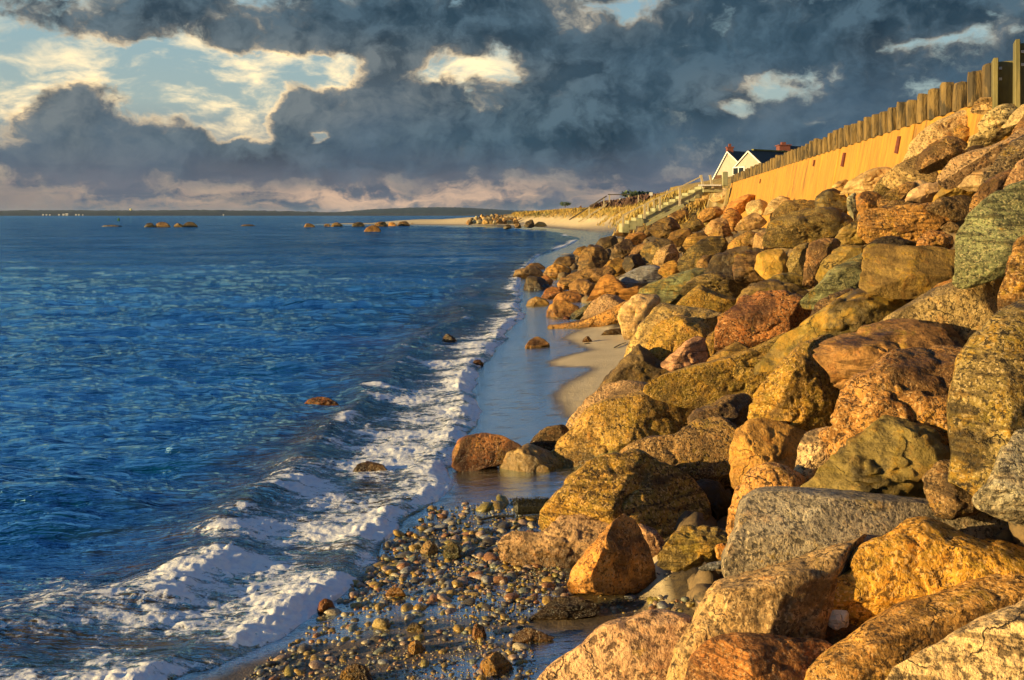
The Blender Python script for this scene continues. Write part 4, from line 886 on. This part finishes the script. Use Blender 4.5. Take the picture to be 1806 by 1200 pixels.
M_SLATE = simple('slate_roof', (.050,.046,.042), (.075,.066,.056), 2.4, .92, (1,1,3), .5, .03)
M_MOSS = simple('mossy_ridge', (.13,.13,.03), (.20,.17,.045), 3)
M_BRICK = simple('red_brick', (.20,.060,.042), (.13,.04,.03), 6)
M_BROWN = simple('brown_paint', (.10,.045,.02), (.07,.03,.015), 4)
M_GLASS, _g = material('window_glass'); _g.out(_g.bsdf(Base_Color=(.015,.02,.025), Roughness=.1))
M_CONC = simple('algae_concrete', (.36,.34,.19), (.25,.25,.13), 3, .85, bumps=.5, c3=(.10,.085,.03), thr=.58)
M_RAIL = simple('grey_rail_timber', (.48,.40,.26), (.36,.30,.19), 5)
M_DARKRAIL = simple('dark_rail_timber', (.10,.075,.05), (.06,.045,.03), 5)
M_SIGN = simple('white_sign', (.75,.74,.70), (.66,.65,.62), 2)

def seawall():
    W = empty('seawall', (wall_x(12.4), 12.4, 2.0), label='golden battered concrete seawall of cast panels below the timber fence', cat='wall')
    o = np.array(W.location)
    y = 12.35; rg = np.random.default_rng(8); i = 0
    while y < 45.6:
        y2 = min(y+1.92, 45.7); j = rg.uniform(-.012, .012)
        a, b = y+.030, y2-.030
        P = []
        for z, off in ((1.6, -.80), (4.24, 0.0)):
            for yy, dx in ((a, 0), (a, .5+(-off if z < 2 else 0)), (b, .5+(-off if z < 2 else 0)), (b, 0)):
                P.append(np.array((wall_x(yy)+off*.62+dx*.9+j, yy, z))-o)
        mb = MB().hexa(P); add('panel', mb.mesh('panel', M_WALL, .02), W)
        y = y2; i += 1
    for u, v in ((1494, 282), (1440, 288), (1592, 256), (1345, 320)):
        yy = 8096/(u-1113.0); z = CH-(v-VH)/FP*yy; f = (4.24-z)/2.64*-.496; s = .13 if v in (282, 256) else .07
        c = np.array((wall_x(yy)+f-.01, yy, z))-o
        mb = MB().hexa([c+np.array(q)*np.array((1, s, s)) for q in ((-.22*s-.03,-.5,-1.3),(.1,-.5,-1.3),(.1,.5,-1.1),(-.22*s-.03,.5,-1.1),(.22*s-.03,-.4,1.2),(.1,-.4,1.2),(.1,.4,1.3),(.22*s-.03,.4,1.3))])
        add('weep_pipe', mb.mesh('weep_pipe', M_IRON), W, label='rust red weep pipe in the concrete')
seawall()
def fence():
    Fn = empty('timber_fence', (wall_x(12.9)+.1, 12.9, 4.23), label='row of weathered golden timber posts along the top of the seawall', cat='fence')
    o = np.array(Fn.location); rg = np.random.default_rng(4)
    y = 12.75
    while y < 45.5:
        sc = 1.0 if y < 22 else np.interp(y, [22, 45], [.95, .75])
        hh = (.46+rg.uniform(-.03, .04))*sc
        t = np.array((.131, 1, 0))/math.hypot(.131, 1); n = np.array((1, -.131, 0))/math.hypot(.131, 1)
        for k, (w, dh, back, thk) in enumerate(((.21, rg.uniform(-.02, .03), -.05, .5), (.34, rg.uniform(-.06, .0), .16, .11))):
            c = np.array((wall_x(y+k*.30)+.12+back, y+k*.30+.12, 4.23))
            ang = rg.normal(0, .02); lean = rg.normal(0, .012, 2)
            ring = [(math.cos(q)*1.0, math.sin(q)*1.0) for q in np.linspace(0, 2*math.pi, 11)[:-1]+rg.uniform(0, .6)]
            sq = 1.25
            V, F = [], []
            for z, s in ((-.02, 1.0), (hh*.3, 1.0), (hh*.7, .98), (hh+dh-.035, .95), (hh+dh, .84)):
                for (a, b) in ring:
                    r = (abs(a)**4+abs(b)**4)**-.25
                    q = c+t*(a*r*w/2*s*(1+rg.normal(0, .035)))+n*(b*r*w*thk*s*(1+rg.normal(0, .035)))
                    V.append((q[0]+lean[0]*z-o[0], q[1]+lean[1]*z-o[1], c[2]+z-o[2]+(rg.normal(0, .008) if z > .2 else 0)))
            for q in range(4):
                for i in range(10): F.append([q*10+i, q*10+(i+1)%10, (q+1)*10+(i+1)%10, (q+1)*10+i])
            F.append(list(range(40, 50)))
            me = bpy.data.meshes.new('post'); me.from_pydata(V, [], F); me.materials.append(M_TIMBER)
            add('post', me, Fn)
        c = np.array((wall_x(y+.28)+.27, y+.28, 4.23))
        mb = MB().bar(c+t*-.14+np.array((0,0,hh*.33))-o, c+t*.16+np.array((0,0,hh*.33))-o, .05, hh*.66+.1)
        add('board', mb.mesh('board', M_TIMBER), Fn)
        y += .60
fence()
def green_pile(loc, hgt, label):
    E = empty('timber_pile', loc, label=label, cat='pile', group='green timber piles')
    for (nm, c, d) in (('flange', (-.17, .02, hgt/2-.2), (.06, .34, hgt+.4)), ('web', (0.0, .10, hgt/2-.205), (.275, .07, hgt+.37)), ('flange', (.17, .02, hgt/2-.2), (.06, .34, hgt+.4))):
        add(nm, MB().box(c, d, .004).mesh(nm, M_GREEN, .008), E)
    for z in (hgt*.55, hgt*.8): add('bolt', MB().box((-.10, .050, z), (.035, .02, .035)).mesh('bolt', M_SIGN), E)
    E.rotation_euler = (0, 0, math.radians(-24))
green_pile((6.66, 12.15, 4.12), .58, 'shorter green timber pile next to the last golden post')
green_pile((6.62, 11.55, 4.17), .66, 'taller green timber pile cut by the right edge')
def end_board():
    E = add('end_board', MB().box((0, 0, .33), (.27, .12, .72)).mesh('end_board', M_CONC, .02), None, (10.80, 46.0, 4.12), label='grey green slab standing at the far end of the seawall', cat='slab')
end_board()

def house():
    H = empty('cottage', px(1285, 322, 110), label='white gabled cottage with slate roofs and red brick chimneys behind the seawall', cat='house')
    o = np.array(H.location); ph = math.radians(33)
    R = np.array((math.cos(ph), math.sin(ph), 0)); Gv = np.array((math.sin(ph), -math.cos(ph), 0)); UP = np.array((0, 0, 1.0))
    def wing(C, w, el, er, rz, L, zb, cap=False):
        C = np.array((C[0], C[1], 0.0))
        prof = [(-w/2, zb), (w/2, zb), (w/2, er), (0, rz), (-w/2, el)]
        # camera side of the gable is +Gv; left in the picture is -Gv
        V = [tuple(C+Gv*a+UP*z-o) for a, z in prof]+[tuple(C+R*L+Gv*a+UP*z-o) for a, z in prof]
        F = [[4,3,2,1,0],[5,6,7,8,9]]+[[i, (i+1)%5, 5+(i+1)%5, 5+i] for i in range(5)]
        me = bpy.data.meshes.new('wall'); me.from_pydata(V, [], F); me.materials.append(M_RENDER); add('wall', me, H)
        roof = MB()
        for (sa, ez) in ((-1, el), (1, er)):
            a0, z0 = sa*(w/2+.12), ez-.12*(rz-ez)/(w/2)
            P = [C-R*.12+Gv*a0+UP*(z0+.02)-o, C+R*(L+.1)+Gv*a0+UP*(z0+.02)-o, C+R*(L+.1)+UP*(rz+.02)-o, C-R*.12+UP*(rz+.02)-o]
            roof.hexa([q for q in P]+[q+UP*.16 for q in P])
        rf = add('roof', roof.mesh('roof', M_SLATE), H)
        return C, rf
    zb = 5.6
    C1, r1 = wing(px(1284, 300, 110), 5.0, 6.9, 8.3, 10.25, 3.6, zb)
    C2, r2 = wing(px(1321, 300, 106.2), 4.6, 8.25, 8.25, 10.05, 9.5, zb)
    C3, r3 = wing(px(1377, 290, 124), 5.4, 8.6, 8.6, 12.0, 9.0, zb)
    def chim(C, z, h, w, rf, pot=True):
        c = np.array((C[0], C[1], 0.0))
        ch = add('chimney', MB().box(c+UP*(z+h/2)-o, (w, w, h)).mesh('chimney', M_BRICK, .02), rf)
        add('chimney_cap', MB().box(c+UP*(z+h+.06)-o, (w*1.2, w*1.2, .12)).mesh('chimney_cap', M_BRICK), rf)
        if pot: add('chimney_pot', MB().box(c+UP*(z+h+.3)-o, (w*.4, w*.4, .4)).mesh('chimney_pot', M_BRICK), rf)
    chim(C1+R*.5-Gv*.2, 9.6, 1.2, .75, r1); chim(C3+R*.5, 10.2, 1.9, 1.5, r3); chim(px(1353, 290, 113), 8.6, .8, .45, r2)
    rd = MB().bar(C2+R*.6+UP*10.30-o, C2+R*9.4+UP*10.30-o, .35, .16); add('ridge', rd.mesh('ridge', M_MOSS), r2)
    # gable trim boards and the window between the gables
    for C, w, el, er, rz in ((C1, 5.0, 6.9, 8.3, 10.25), (C2, 4.6, 8.25, 8.25, 10.05)):
        b = MB().bar(C-R*.16-Gv*w/2+UP*el-o, C-R*.16+UP*(rz+.05)-o, .06, .14).bar(C-R*.16+Gv*w/2+UP*er-o, C-R*.16+UP*(rz+.05)-o, .06, .14)
        add('barge_board', b.mesh('barge_board', M_SIGN), H)
    wc = px(1303, 302, 104.0)
    wn = add('window', MB().bar(wc-Gv*.9-o, wc+Gv*.9-o, .10, 1.0).mesh('window', M_SIGN), H)
    for s in (-.42, .42): add('pane', MB().bar(wc-R*.08+Gv*(s-.34)-o, wc-R*.08+Gv*(s+.34)-o, .05, .72).mesh('pane', M_GLASS), wn)
    dc = px(1267, 321, 109.3); add('door', MB().bar(dc-Gv*.5-o, dc+Gv*.5-o, .1, 1.6).mesh('door', M_BROWN), H)
house()
def stairs():
    St = empty('beach_staircase', px(1100, 398, 45), label='green stained concrete beach steps with a grey timber handrail', cat='stairs')
    o = np.array(St.location); n = 13
    a, b = px(1098, 398, 45), px(1248, 326, 45)
    for i in range(n):
        p = a+(b-a)*(i+.5)/n; w = (b[0]-a[0])/n
        add('step', MB().box(p+np.array((0, .7, -.22))-o, (w*1.15, 1.5, .44), .01).mesh('step', M_CONC, .015), St)
    ke = MB().bar(px(1140, 397, 44.0)-o, px(1206, 362, 44.0)-o, .12, .14); add('kerb', ke.mesh('kerb', M_CONC), St)
    r = add('handrail', MB().bar(px(1098, 380, 44.6)-o, px(1238, 311, 44.6)-o, .05, .06).mesh('handrail', M_RAIL), St)
    for u, v0, v1 in ((1099,380,400),(1137,361,386),(1164,348,372),(1199,331,364)):
        add('rail_post', MB().bar(px(u, v0, 44.55)-o, px(u, v1, 44.55)-o, .10, .10).mesh('rail_post', M_RAIL), St)
    for u, v0, v1 in ((1143,358,382),(1153,354,378)): add('rail_post', MB().bar(px(u, v0, 46)-o, px(u, v1, 46)-o, .08, .08).mesh('rail_post', M_RAIL), St)
    for u in (1238, 1254): add('newel', MB().bar(px(u-2, 309, 44.6)-o, px(u+3, 332, 44.6)-o, .13, .10).mesh('newel', M_RAIL), St)
    add('platform_rail', MB().bar(px(1232, 327, 44.5)-o, px(1272, 327, 44.5)-o, .07, .06).mesh('platform_rail', M_SIGN), St)
    add('landing', MB().box(px(1252, 334, 45.4)-o, (.95, 1.4, .34)).mesh('landing', M_CONC, .02), St)
stairs()
def far_stairs():
    Y = 160
    E = empty('dune_staircase', px(1005, 388, Y), label='dark timber steps and rail climbing the far dune to a platform', cat='stairs'); o = np.array(E.location)
    add('handrail', MB().bar(px(1004, 388, Y)-o, px(1070, 346, Y)-o, .16, .22).mesh('handrail', M_DARKRAIL), E)
    add('stringer', MB().bar(px(1020, 392, Y+1)-o, px(1072, 360, Y+1)-o, .4, .25).mesh('stringer', M_RAIL), E)
    for u, v0, v1 in ((1039,365,380),(1065,350,364),(1075,343,362),(1109,343,356)): add('rail_post', MB().bar(px(u, v0, Y)-o, px(u, v1, Y)-o, .2, .2).mesh('rail_post', M_RAIL), E)
    add('top_beam', MB().bar(px(1072, 343.5, Y)-o, px(1111, 343.5, Y)-o, .2, .16).mesh('top_beam', M_DARKRAIL), E)
    add('platform', MB().bar(px(1068, 359, Y+.6)-o, px(1095, 359, Y+.6)-o, 1.4, .2).mesh('platform', M_DARKRAIL), E)
    bn = empty('bench', px(1097, 358, Y+1), label='small white bench on the far dune platform', cat='bench'); o2 = np.array(bn.location)
    add('seat', MB().box((0, 0, .35), (1.0, .4, .1)).mesh('seat', M_SIGN), bn); add('backrest', MB().box((0, .2, .62), (1.0, .06, .3)).mesh('backrest', M_SIGN), bn)
    for s in (-.4, .4): add('leg', MB().box((s, 0, .14), (.08, .36, .32)).mesh('leg', M_SIGN), bn)
    for u, v, lab in ((1148, 349, 'small white notice board on a post in the dune grass'), (1126, 350, 'thin pale marker post in the dune grass')):
        y = 120; b = px(u, v+6, y); sg = empty('notice_board', b, label=lab, cat='sign')
        add('post', MB().box((0, 0, .35), (.12, .12, 1.1)).mesh('post', M_RAIL), sg)
        if u == 1148: add('board', MB().box((0, -.08, .95), (.42, .05, .42)).mesh('board', M_SIGN), sg)
far_stairs()

# ---------------------------------------------------------------- dune grass, shrubs, far shore
def blades():
    m, g = material('marram_grass')
    geo = g.node('ShaderNodeNewGeometry'); r = S(g.t, geo.outputs['Random Per Island']); p = S(g.t, geo.outputs['Position'])
    c = g.mix(r, (.52,.33,.075), (.26,.19,.04)); c = g.mix(g.noise(p, .25, 4).ramp(.5, .62), c, (.17,.15,.035))
    g.out(g.bsdf(Base_Color=c, Roughness=.8))
    m2, g = material('heath')
    geo = g.node('ShaderNodeNewGeometry'); r = S(g.t, geo.outputs['Random Per Island'])
    g.out(g.bsdf(Base_Color=g.mix(r, (.075,.035,.030), (.12,.065,.035)), Roughness=.9))
    rg = np.random.default_rng(12); N = 110000
    y = rg.uniform(58, 225, N); x = rg.uniform(-14, 40, N)
    z, d = ground(x, y)
    cl = fbm(xyz(x*.35, y*.18, 7), 3)
    keep = (z > .9+.9*(y > 140)+.8*rg.uniform(size=N)) & (d > 2.5) & (x > toe_x(np.minimum(y, 80))*(y < 80)) & ((y > 70) | (x < wall_x(y)+8)) & (cl > -.12-.5*(y > 150)) & (x < y*.22+3)
    keep &= ~((y < 130) & (x > 17))
    x, y, z, d = x[keep], y[keep], z[keep], d[keep]
    for nm, mt, sel, hh, ww, lab in (('dune_grass', m, (z < 4.4) | (y < 120), .50, .055, 'golden dry marram grass tufts over the dunes'), ('heath', m2, (z >= 3.9) & (y >= 120), .9, .45, 'dark brown heath along the crest of the far dune')):
        X, Y, Z = x[sel], y[sel], z[sel]; k = len(X)
        if k == 0: continue
        t = rg.uniform(0, 6.3, k); h = hh*rg.uniform(.5, 1.2, k); w = ww*(.5+Y/170)
        lx, ly = rg.normal(.18, .22, k), rg.normal(0, .22, k)
        P0 = np.stack([X-np.cos(t)*w, Y-np.sin(t)*w, Z-.08], 1); P1 = np.stack([X+np.cos(t)*w, Y+np.sin(t)*w, Z-.08], 1); P2 = np.stack([X+lx*h*1.5, Y+ly*h*1.5, Z+h], 1)
        V = np.stack([P0, P1, P2], 1).reshape(-1, 3)
        add(nm, mesh_from(nm, V, np.arange(3*k).reshape(-1, 3), mt, False), kind='stuff', label=lab)
blades()
def shrub_leaf():
    m, g = material('evergreen_leaf')
    geo = g.node('ShaderNodeNewGeometry'); r = S(g.t, geo.outputs['Random Per Island'])
    g.out(g.bsdf(Base_Color=g.mix(r, (.030,.060,.020), (.075,.105,.030)), Roughness=.7)); return m
M_LEAF = shrub_leaf()
def shrub(u, v, y, w, h, label):
    b = px(u, v, y); rg = np.random.default_rng(int(u)); n = 260
    E = empty('evergreen_shrub', b, label=label, cat='shrub', group='evergreen shrubs on the dune crest')
    q = rg.normal(0, 1, (n, 3)); q /= np.linalg.norm(q, axis=1)[:,None]; q *= rg.uniform(.4, 1, (n, 1))**.5
    c = q*np.array((w/2, w/2, h/2))+np.array((0, 0, h*.5)); s = .16*h
    tri = rg.normal(0, s, (n, 3, 3))+c[:,None,:]
    add('crown', mesh_from('crown', tri.reshape(-1, 3), np.arange(3*n).reshape(-1, 3), M_LEAF, False), E)
    add('trunk', MB().bar((0, 0, -.4), (0, 0, h*.6), .15, .15).mesh('trunk', M_BROWN), E)
for u, v, y, w, h, lb in ((997,363,190,2.6,.8,'lone dark evergreen shrub on the far dune crest'),(1112,349,165,3.2,1.2,'dark evergreen shrub just right of the dune platform'),(1125,349,166,3.0,1.1,'middle shrub of the dark hedge right of the dune platform'),(1139,349,167,2.8,1.1,'last shrub of the dark hedge, beside the notice board')):
    shrub(u, v, y, w, h, lb)
def far_shore():
    m, g = material('far_woodland')
    geo = g.node('ShaderNodeNewGeometry'); p = S(g.t, geo.outputs['Position'])
    g.out(g.bsdf(Base_Color=g.mix(g.noise(p, .02, 5).ramp(.35, .65), (.005,.011,.019), (.011,.018,.026)), Roughness=.95))
    for nm, Y, prof, lab in (('far_shore', 4500., [(-2500,371.5),(-600,371.5),(0,371.5),(60,371),(240,371.5),(330,370.5),(450,371.5),(520,373),(600,375.5),(900,379),(1500,380)], 'low wooded far shore'), ('far_hill', 6500., [(380,380),(520,377),(600,374),(660,369),(720,366.5),(800,365.5),(850,368),(900,371.5),(930,371.5),(980,374),(1200,376),(2500,378)], 'long blue hill across the bay')):
        us = np.linspace(prof[0][0], prof[-1][0], 900); vt = np.interp(us, [q[0] for q in prof], [q[1] for q in prof])
        k = np.ones(15)/15; vt = np.convolve(np.pad(vt, 7, 'edge'), k, 'valid')
        rows = []
        for f, dy in ((0, 0), (.45, 60), (.8, 160), (1.0, 330), (.9, 500), (0, 800)):
            yy = Y+dy; top = CH+(VH-vt)/FP*(Y+330)
            z = top*f+(0 if f in (0,) else 1)*(3.0*fbm(xyz(us*.9, us*0+dy, 2), 3)+1.5*vnoise(xyz(us*3.1, us*0+dy, 5)))*min(1, f*2)
            z = np.where(f == 0, -1.0, z); rows.append(np.stack([(us-UC)/FP*yy, np.full_like(us, yy), z], 1))
        add(nm, mesh_from(nm, np.vstack(rows), grid_faces(6, len(us)), m), kind='structure', label=lab)
far_shore()
def far_houses():
    specs = [(76,2.2),(82,2.0),(88,1.8),(104,2.2),(112,3.0),(118,4.0),(134,2.4),(139,2.2),(146,1.6),(394,1.6)]
    names = ['seaward-most pale house on the far shore','second pale house from the seaward end of the far shore','third pale house from the seaward end of the far shore','small white house just before the big white ones on the far shore','tall white house of the brightest far shore group','longest white house of the far shore group','white house right after the bright far shore group','second white house after the bright far shore group','last faint house of the far shore village','lone white house on the wooded far shore near mid channel']
    for (u, w), lb in zip(specs, names):
        y = 4420.; b = px(u, 380.0, y); W = w/FP*y; hgt = W*.42+3
        E = empty('far_house', (b[0], y, .5), label=lb, cat='house', group='far shore village')
        add('wall', MB().box((0, 0, hgt/2), (W, W*.6, hgt)).mesh('wall', M_RENDER), E)
        d = W*.34; V = [(-W/2-1,-d,hgt),(W/2+1,-d,hgt),(W/2+1,d,hgt),(-W/2-1,d,hgt),(-W/2-1,0,hgt+W*.28),(W/2+1,0,hgt+W*.28)]
        me = bpy.data.meshes.new('roof'); me.from_pydata(V, [], [[0,1,5,4],[2,3,4,5],[0,4,3],[1,2,5],[0,3,2,1]]); me.materials.append(M_SIGN); add('roof', me, E)
    b = px(230.5, 374, 4700.)
    E = empty('water_tower', (b[0], 4700., 15), label='yellow lit water tower above the far woods', cat='tower')
    m = simple('tower_paint', (.72,.66,.30), (.66,.60,.26), .1)
    add('shaft', MB().box((0, 0, 7), (6, 6, 16)).mesh('shaft', m), E); add('tank', MB().box((0, 0, 18), (11, 11, 8)).mesh('tank', m, 1.2), E)
    y = 430.; b = px(209, 388, y); E = empty('buoy', (b[0], y, -.1), label='small green channel buoy far out on the water', cat='buoy')
    m = simple('buoy_green', (.02,.12,.06), (.015,.08,.04), 2)
    add('hull', MB().box((0, 0, .3), (1.1, 1.1, .7)).mesh('hull', m, .2), E); add('mast', MB().hexa([(-.45,-.45,.6),(.45,-.45,.6),(.45,.45,.6),(-.45,.45,.6),(-.2,-.2,1.5),(.2,-.2,1.5),(.2,.2,1.5),(-.2,.2,1.5)]).mesh('mast', m), E)
far_houses()
# ---------------------------------------------------------------- drift on the sand
def drift():
    m = simple('black_weed', (.016,.016,.010), (.045,.040,.018), 40, .45)
    rg = np.random.default_rng(2)
    y = (CH-.07)*FP/(905-VH); c = px(938, 905, y)
    E = empty('weedy_stump', c, label='black weed-covered timber stub lying in the water film beside the ochre boulder', cat='driftwood')
    mb = MB()
    me = MB().bar((-.155, 0, .045), (.16, .03, .05), .13, .105).mesh('log', m, .03); add('log', me, E)
    n = 420; x = rg.uniform(-.16, .16, n); a = rg.uniform(-1.2, 1.9, n)
    P = np.stack([x, np.sin(a)*-.066, .048+np.cos(a)*.055], 1); L = rg.uniform(.02, .05, n)
    tip = P+np.stack([rg.normal(0, .012, n), -np.abs(np.sin(a))*L, np.cos(a)*L], 1); sd = np.stack([np.full(n, .004), np.zeros(n), np.zeros(n)], 1)
    add('weed', mesh_from('weed', np.stack([P-sd, P+sd, tip], 1).reshape(-1, 3), np.arange(3*n).reshape(-1, 3), m, False), E)
    for a_, b_, lab in (((848, 909), (905, 906), 'thin black stick trailing from the weedy stub'), ((1083, 619), (1104, 611), 'dark twig lying on the dry sand tongue'), ((1205, 1034), (1232, 1028), 'thin twig on the sand beside the upright boulder')):
        q = []
        for (u, v) in (a_, b_):
            yy = (CH-.08)*FP/(v-VH); w = px(u, v, yy); w[2] = gz(w[0], w[1])+.012; q.append(w)
        o = q[0]; mid = (q[0]+q[1])/2+np.array((0, .01, .012))
        add('twig', MB().bar((0, 0, 0), mid-o, .016, .016).bar(mid-o, q[1]-o, .012, .012).mesh('twig', m), None, o, label=lab, cat='twig')
    # dark weed strands
    V = []
    for _ in range(300):
        u, v = rg.normal(1095, 26), rg.normal(1076, 5); yy = (CH-.07)*FP/(v-VH); w = px(u, v, yy); w[2] = gz(w[0], w[1])+rg.uniform(.004, .02)
        t = rg.uniform(0, 6.3); L = rg.uniform(.01, .05); dv = np.array((math.cos(t), math.sin(t), rg.normal(0, .25)))*L
        V += [w, w+np.array((.004, .004, .003)), w+dv]
    V = np.array(V); add('seaweed', mesh_from('seaweed', V, np.arange(len(V)).reshape(-1, 3), m, False), kind='stuff', label='dark strands of seaweed stranded between the pebbles')
drift()

def rubble():
    """broken stone between and under the boulders, too much to count"""
    rg = np.random.default_rng(77); n = 3000
    y = 2.2*np.exp(rg.uniform(0, math.log(31), n)); x = toe_x(y)+rg.uniform(.1, 1, n)*(wall_x(y)-toe_x(y))
    z, _ = ground(x, y); z = z-.75*ss(.25, 1.0, x-toe_x(y))*(1-ss(66, 76, y))*np.clip(z/.9, .35, 1)
    v0, f0 = pebble_mesh(4, 2); V, F = [], []
    for i in range(n):
        s = rg.uniform(.09, .28)*(.7+.012*y[i]); a = rg.normal(0, 1, (3, 3)); q, _r = np.linalg.qr(a)
        V.append((v0*np.array((1, 1.1, 1.35))*s)@q.T+np.array((x[i], y[i], z[i]+s*.05))); F.append(f0+i*len(v0))
    m = simple('rubble_stone', (.20,.13,.055), (.09,.062,.03), 9, .85, c3=(.03,.024,.014), thr=.55)
    add('rubble', mesh_from('rubble', np.vstack(V), np.vstack(F), m, True), kind='stuff', label='broken brown stone packed under and between the bank boulders')
rubble()

# ---------------------------------------------------------------- sea air between here and the far shore
def haze():
    m = bpy.data.materials.new('sea_air'); m.use_nodes = True; t = m.node_tree; t.nodes.clear()
    v = t.nodes.new('ShaderNodeVolumePrincipled'); v.inputs['Color'].default_value = (.36, .62, 1.0, 1); v.inputs['Density'].default_value = 2.0e-5; v.inputs['Anisotropy'].default_value = 0.0
    o = t.nodes.new('ShaderNodeOutputMaterial'); t.links.new(v.outputs[0], o.inputs['Volume'])
    me = MB().box((0, 6000, 37), (26000, 13000, 86)).mesh('haze', m)
    add('haze', me, kind='stuff', label='thin blue sea air over the bay')
haze()
